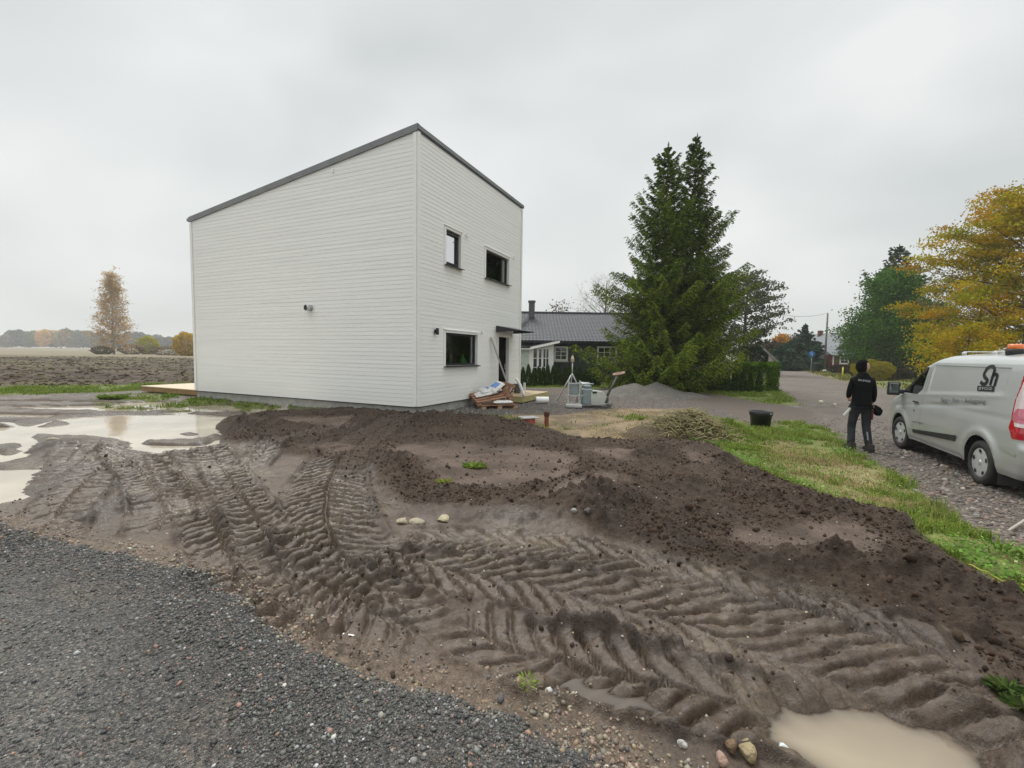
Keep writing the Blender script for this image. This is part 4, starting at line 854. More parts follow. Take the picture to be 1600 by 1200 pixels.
# snap borders
vk = {}
for (i, j), k in facek.items():
    for a, b in ((i, j), (i+1, j), (i+1, j+1), (i, j+1)): vk.setdefault((a, b), set()).add(k)
for (a, b), ks in vk.items():
    if len(ks) > 1 and b < nc-1:
        x, y, z = A[a, b]
        if 'hole' in ks:
            wx = WR if abs(x-WR) < abs(x-WF) else WF; d = math.hypot(x-wx, z-.335)
            if a > 0: x = wx+(x-wx)*RA/d; z = .335+(z-.335)*RA/d; A[a, b] = (x, side_y(x, z), z)
        elif 'win' in ks and 'body' in ks:
            d, q = near_seg(WINP, x, z)
            if d < .04: A[a, b] = (q[0], side_y(*q), q[1])
def part_mesh(kind, s, off=0):
    V, Fq = [], []; ids = {}
    for (i, j), k in facek.items():
        if k != kind: continue
        f = []
        for a, b in ((i, j), (i+1, j), (i+1, j+1), (i, j+1)):
            if (a, b) not in ids: p = A[a, b]; ids[a, b] = len(V); V.append((p[0], s*(p[1]-off), p[2]))
            f.append(ids[a, b])
        Fq.append(tuple(f) if s > 0 else tuple(f[::-1]))
    return V, Fq
m = MB()
for s in (1, -1): V, Fq = part_mesh('body', s); m.add(V, Fq, True)
import bmesh as _bm
bodyo = m.build('body', M_VPAINT, van); _b = _bm.new(); _b.from_mesh(bodyo.data); _bm.ops.remove_doubles(_b, verts=_b.verts, dist=.0006); _b.to_mesh(bodyo.data); _b.free()
for s in (1, -1): V, Fq = part_mesh('win', s, .012); w = MB(); w.add(V, Fq, True); w.build('side_window', M_VGLASS, van)
w = MB()
for s in (1, -1): V, Fq = part_mesh('screen', s, .0); w.add(V, Fq, True)
w.build('windscreen', M_VGLASS, van)
def on_side(x, z, o=.004): return (x, side_y(x, z)+o, z)
def side_patch(name, pts, mt, o=.004, n=24, parent=van, thick=0):
    """flat outline laid on the flank, cut into strips so that it follows the curve"""
    xs_ = np.linspace(min(p[0] for p in pts), max(p[0] for p in pts), n+1); m = MB(); prev = None
    for x in xs_:
        zsx = []
        xx = min(max(x, xs_[0]+1e-5), xs_[-1]-1e-5)
        for k in range(len(pts)):
            (ax, az), (bx, bz) = pts[k], pts[(k+1) % len(pts)]
            if (ax > xx) != (bx > xx): zsx.append(az+(bz-az)*(xx-ax)/(bx-ax))
        if len(zsx) < 2: prev = None; continue
        lo, hi = min(zsx), max(zsx); cur = [on_side(x, lo+(hi-lo)*t, o) for t in (0, .25, .5, .75, 1)]
        if prev: m.add(prev+cur, [(q, q+1, q+6, q+5) for q in range(4)], True)
        prev = cur
    return m.build(name, mt, parent)
def line_on_side(m, pts, w=.004, o=.002):
    for (x0, z0), (x1, z1) in zip(pts, pts[1:]):
        n = max(1, int(math.hypot(x1-x0, z1-z0)/.08)); l = math.hypot(x1-x0, z1-z0); nx_, nz_ = -(z1-z0)/l*w/2, (x1-x0)/l*w/2
        for k in range(n):
            a, b = k/n, (k+1)/n; P = []
            for t, s in ((a, -1), (b, -1), (b, 1), (a, 1)): P.append(on_side(x0+(x1-x0)*t+nx_*s, z0+(z1-z0)*t+nz_*s, o))
            m.add(P, [(0, 1, 2, 3)], True)
for q_ in ([(2.96, 1.78), (2.98, 1.2), (2.98, .36)], [(4.08, 1.14), (4.20, .95), (4.30, .80)], [(1.60, .36), (1.62, .30)]):
    m = MB(); line_on_side(m, q_); m.build('panel_gap', M_INK, van)
m = MB(); line_on_side(m, [(.62, 1.752), (2.84, 1.752)], .009, .003); m.build('roof_moulding_line', M_INKG, van)
line_m = MB(); line_on_side(line_m, [(2.885, 1.74), (2.93, 1.26)], .018, .006); line_m.build('pillar_highlight', M_HUB, van)
side_patch('rubbing_strip', [(1.66, .535), (3.28, .425), (3.28, .495), (1.62, .635)], M_TRIMB, .012)
side_patch('sill_strip', [(1.50, .285), (3.46, .285), (3.46, .325), (1.50, .325)], M_HUB, .006)
m = MB(); x, y, z = on_side(3.22, 1.035, .02); m.box((x, y, z), (.20, .03, .035), bev=.01); m.build('door_handle', M_TRIMB, van)
m = MB(); x, y, z = on_side(3.26, .86, .004); m.box((x, y, z), (.03, .006, .03)); m.build('lock', M_TRIMB, van)
# mirror
for s in (1, -1):
    m = MB(); m.box((3.94, s*1.13, 1.24), (.13, .20, .26), bev=.05); mr_ = m.build('mirror', M_VPAINT, van)
    m = MB(); m.box((3.858, s*1.13, 1.255), (.010, .155, .195), bev=.004); m.build('mirror_glass', mat('mirror_glass', (.22, .25, .24), .08, metal=.9), mr_)
    m = MB(); m.box((3.880, s*1.13, 1.245), (.04, .212, .272), bev=.016); m.build('rim', M_TRIMB, mr_)
    m = MB(); m.box((3.92, s*.985, 1.19), (.14, .14, .09), bev=.02); m.build('mirror_arm', M_TRIMB, mr_)
# wheels
def wheel(x, s, steer=0):
    w = bpy.data.objects.new('wheel', None); COL.objects.link(w); w.parent = van; w.location = (x, s*.862, .335); w.rotation_euler.z = steer
    m = MB(); m.lathe([(.20, -.11), (.29, -.112), (.325, -.095), (.335, -.07), (.335, .07), (.325, .095), (.29, .112), (.225, .108), (.215, .09), (.20, .08)], 40, axis='Y'); m.build('tyre', M_TYRE, w)
    m = MB(); o = .092*s
    m.lathe([(.001, o), (.05, o+.004*s), (.09, o-.004*s), (.20, o+.008*s), (.222, o), (.226, o-.02*s), (.21, o-.04*s)], 40, axis='Y'); rm = m.build('rim', M_HUB, w)
    for k in range(5):
        a = k*2*pi/5+.3; c = (.172*cos(a), o+.0088*s, .172*sin(a)); n_ = 10; m = MB()
        m.add([(c[0]+(.028*cos(t))*cos(a)-(.038*sin(t))*sin(a), c[1], c[2]+(.028*cos(t))*sin(a)+(.038*sin(t))*cos(a)) for t in np.linspace(0, 2*pi, n_, endpoint=False)], [tuple(range(n_))]); m.build('rim_opening', M_INK, w)
    m = MB(); m.lathe([(.001, o+.012*s), (.035, o+.010*s), (.04, o+.002*s)], 18, axis='Y'); m.build('hub_cap', M_HUB, w)
for x, st in ((WR, 0), (WF, .10)):
    for s in (1, -1): wheel(x, s, st)
    for s in (1, -1):                                 # dark wheel housings
        m = MB(); V = []
        for k in range(25):
            a = pi*(k/24)*1.16-.08*pi; V += [(x+RA*.995*cos(a), s*(.97), .335+RA*.995*sin(a)), (x+RA*.995*cos(a), s*.60, .335+RA*.995*sin(a))]
        m.add(V, [(2*k, 2*k+1, 2*k+3, 2*k+2) for k in range(24)], True)
        m.add([(x-.42, s*.60, .1), (x+.42, s*.60, .1), (x+.42, s*.60, .78), (x-.42, s*.60, .78)], [(0, 1, 2, 3)])
        m.build('wheel_housing', M_TRIMB, van)
m = MB(); m.add([(.2, -.9, .285), (4.7, -.9, .285), (4.7, .9, .285), (.2, .9, .285)], [(0, 1, 2, 3)]); m.box((2.4, 0, .25), (2.3, .5, .12)); m.build('underbody', M_TRIMB, van)
m = MB(); m.box((.52, .83, .25), (.012, .26, .26)); m.build('mud_flap', M_TRIMB, van); m = MB(); m.box((3.46, .83, .24), (.012, .22, .2)); m.build('mud_flap', M_TRIMB, van)
# cab interior
m = MB(); m.box((2.80, 0, 1.1), (.04, 1.7, 1.3)); m.box((3.3, 0, .82), (1.1, 1.6, .3)); m.box((4.05, 0, 1.0), (.45, 1.55, .25), bev=.06); m.build('cab_floor', M_TRIMB, van)
for s in (-.45, .45): m = MB(); m.box((3.15, s, 1.05), (.16, .5, .62), rot=rxyz(0, -.15, 0), bev=.05); m.box((3.05, s, 1.48), (.1, .26, .2), bev=.03); m.build('seat', mat('seat_cloth', (.05, .05, .055), .9), van)
m = MB(); m.tube([(3.72+.07*sin(a), .45+.19*cos(a), 1.16+.17*sin(a)) for a in np.linspace(0, 2*pi, 25)], .014, 8, caps=False); m.tube([(3.72, .27, 1.16), (3.72, .63, 1.16)], .014, 6); m.build('steering_wheel', M_HUB, van)
# tail lights wrap round the rear corner
def ring_pt(j, z, o=.006):
    i = int(np.argmin(np.abs(zs-z))); p = A[i, j]; q = A[i, j+1]-A[i, j-1]; n = np.array([-q[1], q[0]]); n /= np.linalg.norm(n)+1e-9; return (p[0]+n[0]*o*0-(.0), p[1]+n[1]*o, p[2]) if False else (p[0]-(o if j < 16 else 0)*.8, p[1]+(o if j > 9 else 0), p[2])
def tail(s):
    t = None
    bands = [(.80, 1.66, M_RED, 'tail_light', 9, 23, .004), (.98, 1.60, M_CLEARL, 'clear_lens', 10, 21, .010), (1.02, 1.24, M_PINKL, 'indicator_lens', 10, 21, .013)]
    for z0, z1, mt, nm, j0, j1, o in bands:
        zr = [z for z in zs if z0 <= z <= z1]; m = MB(); V = []
        for z in zr:
            f = (z-z0)/(z1-z0); jj1 = j1-int(5*max(0, f-.55)/.45)-int(5*max(0, .22-f)/.22)
            for k in range(9): j = j0+(jj1-j0)*k/8; jl = int(j); p0 = np.array(ring_pt(jl, z, o)); p1 = np.array(ring_pt(jl+1, z, o)); p = p0+(p1-p0)*(j-jl); V.append((p[0], s*p[1], p[2]))
        m.add(V, [(a*9+b, a*9+b+1, a*9+b+10, a*9+b+9) for a in range(len(zr)-1) for b in range(8)], True); ob = m.build(nm, mt, t or van)
        if t is None: t = ob
for s in (1, -1): tail(s)
m = MB(); m.box((.06, 0, .42), (.12, 1.5, .2), bev=.04); m.build('rear_bumper', M_VPAINT, van)
side_patch('bumper_edge', [(.14, .60), (.50, .66), (.52, .675), (.14, .635)], M_VPAINT, .014, 10)
# roof bars and beacon
for x in (.75, 1.7, 2.6):
    m = MB(); m.box((x, 0, 2.000), (.05, 1.16, .016), bev=.006)
    for s in (-1, 1): m.box((x, s*.575, 1.97), (.07, .05, .05), bev=.01)
    m.build('roof_bar', M_HUB, van)
m = MB(); m.lathe([(.001, -.06), (.105, -.06), (.105, .02), (.09, .03), (.001, .03)], 24, (1.18, .58, 2.00)); bs_ = m.build('beacon', M_TRIMB, van)
m = MB(); m.lathe([(.088, .0), (.092, .02), (.088, .055), (.075, .068), (.001, .072)], 24, (1.18, .58, 2.031)); m.build('amber_dome', M_AMBER, bs_)
# lettering
def text_on_side(name, s, x, z, size, mt, width=None, parent=van, o=.008, bold=0, slope=0):
    cu = bpy.data.curves.new(name, 'FONT'); cu.body = s; cu.size = size; cu.offset = bold; cu.extrude = 0; cu.resolution_u = 3
    ob = bpy.data.objects.new(name, cu); COL.objects.link(ob); bpy.context.view_layer.update()
    dg = bpy.context.evaluated_depsgraph_get(); me = bpy.data.meshes.new_from_object(ob.evaluated_get(dg)); bpy.data.objects.remove(ob)
    xs2 = [v.co.x for v in me.vertices]; k = (width/(max(xs2)-min(xs2))) if width else 1; mn = min(xs2)
    for v in me.vertices: X_ = x-(v.co.x-mn)*k; Z_ = z+v.co.y+slope*(x-X_); v.co = on_side(X_, Z_, o)
    me.materials.clear(); me.materials.append(mt); n = bpy.data.objects.new(name, me); COL.objects.link(n); n.parent = parent; return n
text_on_side('lettering', 'Bygg • Sten • Anläggning', 2.28, 1.125, .105, M_INKG, 1.30, slope=.07)
text_on_side('web_lettering', 'www.shbygg.se', 3.32, .625, .06, M_INKG, .50, slope=.06)
# emblem: big script S and h over a black plate with BYGG
def stroke(m, pts, w, o=.009, n=40):
    P = spline(pts, n); 
    for k in range(len(P)-1):
        a, b = P[k], P[k+1]; d = b-a; l = np.hypot(*d)+1e-9; nx_, nz_ = -d[1]/l*w/2, d[0]/l*w/2
        e = d/l*.004
        m.add([on_side(a[0]-e[0]+nx_, a[1]-e[1]+nz_, o), on_side(a[0]-e[0]-nx_, a[1]-e[1]-nz_, o), on_side(b[0]+e[0]-nx_, b[1]+e[1]-nz_, o), on_side(b[0]+e[0]+nx_, b[1]+e[1]+nz_, o)], [(0, 1, 2, 3)])
EX, EZ, ES, EW = 1.29, 1.385, .375, .46
def E_(u, v): return (EX-u*EW+.11*v, EZ+v*ES+.05*u*EW)
m = MB()
stroke(m, [E_(*p) for p in ((.82, .71), (.80, .90), (.62, .985), (.42, .91), (.29, .71), (.34, .57), (.50, .45), (.47, .33), (.30, .28), (.15, .37))], .052)
stroke(m, [E_(*p) for p in ((.82, .84), (.76, .55), (.68, .25))], .050)
stroke(m, [E_(*p) for p in ((.72, .52), (.85, .66), (1.0, .62), (.96, .42), (.92, .21))], .050)
em = m.build('emblem', M_INK, van)
side_patch('emblem_plate', [E_(0, 0), E_(0, .21), E_(.92, .21), E_(.92, 0)], M_INK, .008, parent=em)
x, z = E_(.06, .04); text_on_side('plate_lettering', 'BYGG', x-.02, z+.008, .058, M_HUB, .32, em, .012, .0, .05)

# ================================================================== person
def skin_mesh(name, J, E, mt, parent, sub=2, root=0):
    me = bpy.data.meshes.new(name); me.from_pydata([j[0] for j in J], E, []); o = bpy.data.objects.new(name, me); COL.objects.link(o)
    sk = o.modifiers.new('s', 'SKIN'); sk.use_smooth_shade = True
    for i, j in enumerate(J): r = j[1]; v = me.skin_vertices[0].data[i]; v.radius = (r, r) if not hasattr(r, '__len__') else r; v.use_root = (i == root)
    su = o.modifiers.new('u', 'SUBSURF'); su.levels = sub; su.render_levels = sub
    bpy.context.view_layer.update(); dg = bpy.context.evaluated_depsgraph_get(); nm = bpy.data.meshes.new_from_object(o.evaluated_get(dg)); bpy.data.objects.remove(o)
    nm.materials.clear(); nm.materials.append(mt); nm.polygons.foreach_set('use_smooth', [True]*len(nm.polygons)); n = bpy.data.objects.new(name, nm); COL.objects.link(n); n.parent = parent; return n
px_, py_ = g(1341, 703); pzz = gz(px_, py_)
worker = thing('person', 'worker in black jacket and hood standing beside the silver van', 'person', (px_, py_, pzz), -.30)
# local frame: x right, y forward (away from the camera), z up
M_SKIN = mat('skin', (.50, .30, .22), .5, var=.05); M_JACK = mat('black_jacket', (.006, .006, .0075), .95, var=.2, bump=.004, bs=14, spec=.12); M_TROU = mat('dark_work_trousers', (.028, .031, .036), .9, var=.45, vs=5, bump=.006, bs=12, spec=.2)
HPz, SH = .96, 1.50
J = [((0, 0, .98), (.13, .10)), ((-.09, 0, .92), .085), ((-.12, .06, .50), .058), ((-.13, -.02, .10), .042), ((.09, 0, .92), .085), ((.11, .03, .50), .058), ((.12, -.16, .10), .042),
     ((0, .01, 1.20), (.14, .10)), ((0, .02, 1.42), (.13, .085)), ((0, .03, 1.54), .052), ((.01, .05, 1.62), .06), ((.012, .055, 1.72), (.082, .092)),
     ((-.165, .01, 1.42), .045), ((-.195, .06, 1.18), .028), ((-.14, .26, 1.05), .026), ((.165, .01, 1.42), .045), ((.200, -.01, 1.17), .028), ((.225, .09, .95), .025)]
E = [(0, 1), (1, 2), (2, 3), (0, 4), (4, 5), (5, 6), (0, 7), (7, 8), (8, 9), (9, 10), (10, 11), (8, 12), (12, 13), (13, 14), (8, 15), (15, 16), (16, 17)]
body = skin_mesh('body', J, E, M_SKIN, worker)
# face turned right, towards the van
fd = Vector((.985, -.17, 0)).normalized(); sdv = Vector((-fd.y, fd.x, 0)); hc = Vector((.012, .055, 1.70))
def fp(f, s, u): return hc+fd*f+sdv*s+Vector((0, 0, u))
m = MB(); V = []; nu, nv_ = 18, 14
for i in range(nv_+1):
    ph = pi*i/nv_
    for k in range(nu):
        th = 2*pi*k/nu; f = cos(th)*sin(ph); s = sin(th)*sin(ph); u = cos(ph); w = 1 if u > 0 else 1-.18*u*u
        nose = .024*math.exp(-((s)/.22)**2-((u+.12)/.20)**2)*(f > .5); chin = .012*math.exp(-((u+.75)/.2)**2-(s/.4)**2)*(f > .2); brow = .006*math.exp(-((u-.22)/.1)**2)*(f > .5); eye_ = -.008*math.exp(-((abs(s)-.38)/.15)**2-((u-.05)/.12)**2)*(f > .4)
        V.append(fp(.098*f*w+nose+chin+brow+eye_, .076*s*w, .122*u))
m.add(V, [(i*nu+k, i*nu+(k+1) % nu, (i+1)*nu+(k+1) % nu, (i+1)*nu+k) for i in range(nv_) for k in range(nu)], True); m.build('face', M_SKIN, worker)
for s in (-1, 1): m = MB(); m.lathe([(.001, -.010), (.010, -.006), (.012, 0), (.010, .006), (.001, .010)], 10); o = m.build('eye', M_INK, worker); o.location = fp(.083, s*.030, .006)
m = MB(); m.tube([fp(.088, -.024, -.062), fp(.097, 0, -.06), fp(.088, .024, -.062)], [.004, .006, .004], 6); m.build('mouth', mat('lips', (.35, .13, .11), .5), worker)
# hood
V = []
for i in range(nv_+1):
    ph = pi*(i/nv_)*.98
    for k in range(nu):
        th = 2*pi*k/nu; f = cos(th)*sin(ph); s = sin(th)*sin(ph); u = cos(ph)
        cut = .055 if f > .42 and u < .62 else (.128*f if f > 0 else .125*f)
        V.append(fp(min(.12*f, cut if f > .42 and u < .62 else .12*f)-.008, .098*s*(1+.10*(u < -.3)), .145*u+.004))
m = MB(); m.add(V, [(i*nu+k, i*nu+(k+1) % nu, (i+1)*nu+(k+1) % nu, (i+1)*nu+k) for i in range(nv_) for k in range(nu)], True); m.build('hood', M_JACK, worker)
JJ = [((0, 0, .93), (.168, .14)), ((0, .0, 1.02), (.178, .145)), ((0, .02, 1.38), (.165, .125)), ((0, .02, 1.50), (.115, .11)), ((0, .035, 1.60), (.090, .098)),
      ((-.165, .01, 1.42), .074), ((-.195, .06, 1.18), .058), ((-.14, .25, 1.06), .046), ((.165, .01, 1.42), .074), ((.200, -.01, 1.17), .058), ((.225, .07, .98), .046)]
skin_mesh('jacket', JJ, [(0, 1), (1, 2), (2, 3), (3, 4), (2, 5), (5, 6), (6, 7), (2, 8), (8, 9), (9, 10)], M_JACK, worker, root=1)
TJ = [((0, 0, 1.01), (.165, .12)), ((0, 0, .93), (.16, .115)), ((-.10, .01, .84), .098), ((-.125, .06, .50), .078), ((-.135, .0, .22), .070), ((-.137, -.02, .09), .075), ((.10, 0, .84), .098), ((.115, .03, .50), .080), ((.122, -.09, .22), .070), ((.124, -.15, .09), .076)]
skin_mesh('trousers', TJ, [(0, 1), (1, 2), (2, 3), (3, 4), (4, 5), (1, 6), (6, 7), (7, 8), (8, 9)], M_TROU, worker, root=1)
for x, y in ((-.137, -.01), (.126, -.15)):
    m = MB(); m.prism([(-.10, 0), (.19, 0), (.205, .03), (.19, .07), (.08, .10), (.04, .16), (-.09, .16), (-.11, .06)], -.052, .052); m.xf(Matrix.Translation((x, y, .005))@Matrix.Rotation(pi/2, 4, 'Z')); m.build('boot', mat('worn_boot', (.03, .026, .024), .8), worker)
def hand(base, dirv, side, palm):
    d = Vector(dirv).normalized(); s = Vector(side).normalized(); n = d.cross(s); J = [(base, .030), (base+d*.05, (.036, .022)), (base+d*.085, (.038, .02))]; E = [(0, 1), (1, 2)]
    for k, (o, l) in enumerate(((-.028, .062), (-.010, .072), (.010, .068), (.027, .052))):
        b = len(J); p = base+d*.09+s*o; J += [(p, .0095), (p+d*l*.5+n*.012, .009), (p+d*l*.8+n*.034, .008)]; E += [(2, b), (b, b+1), (b+1, b+2)]
    b = len(J); J += [(base+d*.035-s*.036+n*.006, .011), (base+d*.07-s*.052+n*.02, .009)]; E += [(0, b), (b, b+1)]
    return skin_mesh('hand', [(tuple(p), r) for p, r in J], E, M_SKIN, worker, 1)
hand(Vector((.225, .09, .945)), (.05, .35, -.9), (0, 1, .3), 0); hand(Vector((-.145, .26, 1.035)), (.5, .8, -.25), (0, 0, 1), 0)
# reflective strips and holster
m = MB(); V = [(.075, -.108, .40), (.10, -.112, .40), (.105, -.165, .24), (.078, -.163, .24)]; m.add(V, [(0, 1, 2, 3)]); m.build('reflective_strip', mat('reflector', (.22, .23, .25), .4, metal=.2), worker)
m = MB(); m.box((.175, -.03, .74), (.03, .10, .2), bev=.01); m.build('trouser_pocket', mat('red_edging', (.16, .02, .02), .7), worker)
cu = bpy.data.curves.new('t', 'FONT'); cu.body = 'SH BYGG'; cu.size = .05; cu.offset = .001; cu.extrude = .0015; ob = bpy.data.objects.new('t', cu); COL.objects.link(ob); bpy.context.view_layer.update()
me = bpy.data.meshes.new_from_object(ob.evaluated_get(bpy.context.evaluated_depsgraph_get())); bpy.data.objects.remove(ob); me.materials.append(mat('faded_print', (.42, .43, .45), .6))
o = bpy.data.objects.new('back_print', me); COL.objects.link(o); o.parent = worker; o.rotation_euler = (pi/2, .12, 0); o.location = (-.135, -.150, 1.42)
t = thing('folding_rule', 'pale folding rule sticking out of the worker\'s left pocket', 'folding rule', (px_, py_, pzz), -.30)
m = MB(); m.box((-.235, .0, .775), (.035, .022, .19), rot=rxyz(0, .65, 0)); m.build('slats', mat('pale_rule', (.70, .69, .64), .5), t)
t = thing('tool_pouch', 'black bag held in the worker\'s right hand', 'bag', (px_, py_, pzz), -.30)
V, Fq = [], []; m = MB(); m.lathe([(.001, -.15), (.04, -.145), (.075, -.11), (.085, -.04), (.06, .05), (.03, .085), (.001, .088)], 16); m.v = [(x*1.0+.03-.25*z, y*.5+.02*sin(x*40), z+.25*x) for x, y, z in m.v]; m.xf(Matrix.Translation((.27, .14, .83))@Matrix.Rotation(-.5, 4, 'Y')); m.build('pouch', M_JACK, t)
# ================================================================== leaves, needles, grass
M_LEAF = attr_mat('leaf', .8, .35, .08); M_NEEDLE = attr_mat('needle', .85, .2, .05); M_BARK = mat('bark', (.10, .075, .055), .9, var=.3, bump=.01, bs=12); M_BARKP = mat('pale_bark', (.36, .33, .29), .85, var=.3); M_TWIG = mat('twig_bark', (.14, .115, .10), .9)
def quads(P, D, Wv, l, w, nm, mt, parent, col):
    """one rhombic leaf per row: P centre, D along, Wv across"""
    D = D/(np.linalg.norm(D, axis=1)[:, None]+1e-9); Wv = np.cross(D, Wv); Wv /= (np.linalg.norm(Wv, axis=1)[:, None]+1e-9)
    l = np.broadcast_to(l, len(P))[:, None]; w = np.broadcast_to(w, len(P))[:, None]
    V = np.stack([P-D*l/2, P+Wv*w/2, P+D*l/2, P-Wv*w/2], 1).reshape(-1, 3); n = len(P)
    return npmesh(nm, V, np.arange(4*n).reshape(n, 4), mt, parent, np.repeat(col, 4, axis=0))
def palette(n, pal, wts, r, jit=.22):
    pal = np.array(pal); k = r.choice(len(pal), n, p=np.array(wts)/np.sum(wts)); return np.clip(pal[k]*(1+r.uniform(-jit, jit, (n, 1)))*(1+r.uniform(-.08, .08, (n, 3))), 0, 1)
def broadleaf(name, label, loc, h, prof, nleaf, ls, pal, wts, seed, trunk_r=.18, limbs=34, z0=.15, cat='tree', group=None, bark=None, upsweep=.35, clump=.055, bare=.0, rz=0, twigs=5, flat=1.0, twr=.35):
    r = np.random.default_rng(seed); t = thing(name, label, cat, loc, rz, group); mb = MB(); bark = bark or M_BARK
    lean = r.uniform(-.02, .02, 2)*h
    tp = [(lean[0]*f, lean[1]*f, h*.93*f) for f in np.linspace(0, 1, 9)]; mb.tube([(x+r.uniform(-.01, .01)*h*.4, y, z-.1*(i == 0)) for i, (x, y, z) in enumerate(tp)], [trunk_r*(1-f*.93)+.01 for f in np.linspace(0, 1, 9)], 8)
    tips = []; tw = []
    for k in range(limbs):
        f = z0+(.97-z0)*((k+.5)/limbs)**.9; az = k*2.39996+r.uniform(-.3, .3); ze = f+upsweep*.35*(1-f); R = prof(min(ze, .999))*h*r.uniform(.72, 1.08); st = np.array([lean[0]*f, lean[1]*f, h*.93*f*.92])
        en = np.array([R*cos(az), R*sin(az), h*ze]); mid = st*.5+en*.5+np.array([0, 0, -h*.015+upsweep*.02*h]); P = [st, st*.6+mid*.4, mid, mid*.5+en*.5, en]
        rr = trunk_r*.42*(1-f*.75); mb.tube(P, [rr, rr*.75, rr*.5, rr*.32, rr*.12], 5, False)
        for q in np.linspace(.42, 1, 5): tips.append(st*(1-q)+en*q+np.array([0, 0, h*.012*sin(q*3)]))
        for _ in range(twigs):
            q = r.uniform(.35, 1); a = st*(1-q)+en*q; d = r.normal(0, 1, 3)*np.array([1, 1, .6]); d[2] += upsweep; d /= np.linalg.norm(d); b = a+d*h*r.uniform(.04, .10)*(1.3 if bare else 1); mb.tube([a, (a+b)/2+r.normal(0, .006*h, 3), b], [rr*.22, rr*.15, rr*.05], 4, False); tips.append(b)
            if bare:
                for __ in range(4): c = a*.4+b*.6; d2 = d+r.normal(0, .6, 3); mb.tube([c, c+d2/np.linalg.norm(d2)*h*.05], [rr*.10, rr*.03], 3, False)
    mb.build('trunk', bark, t)
    if nleaf:
        T = np.array(tips); wt = np.clip(r.uniform(.1, 1, len(T)), 0, 1)**1.0; k = r.choice(len(T), nleaf, p=wt/wt.sum()); P = T[k]+r.normal(0, 1, (nleaf, 3))*np.array([1, 1, .62*flat])*h*clump
        P[:, 2] = np.maximum(P[:, 2], h*z0*.4+.05); D = r.normal(0, 1, (nleaf, 3)); D[:, 2] -= .3; c = palette(nleaf, pal, wts, r)
        cl = palette(len(T), pal, wts, r, .15)[k]; c = c*(1-twr)+cl*twr; quads(P, D, r.normal(0, 1, (nleaf, 3)), ls*r.uniform(.7, 1.3, nleaf), ls*.62, 'crown', M_LEAF, t, c)
    return t
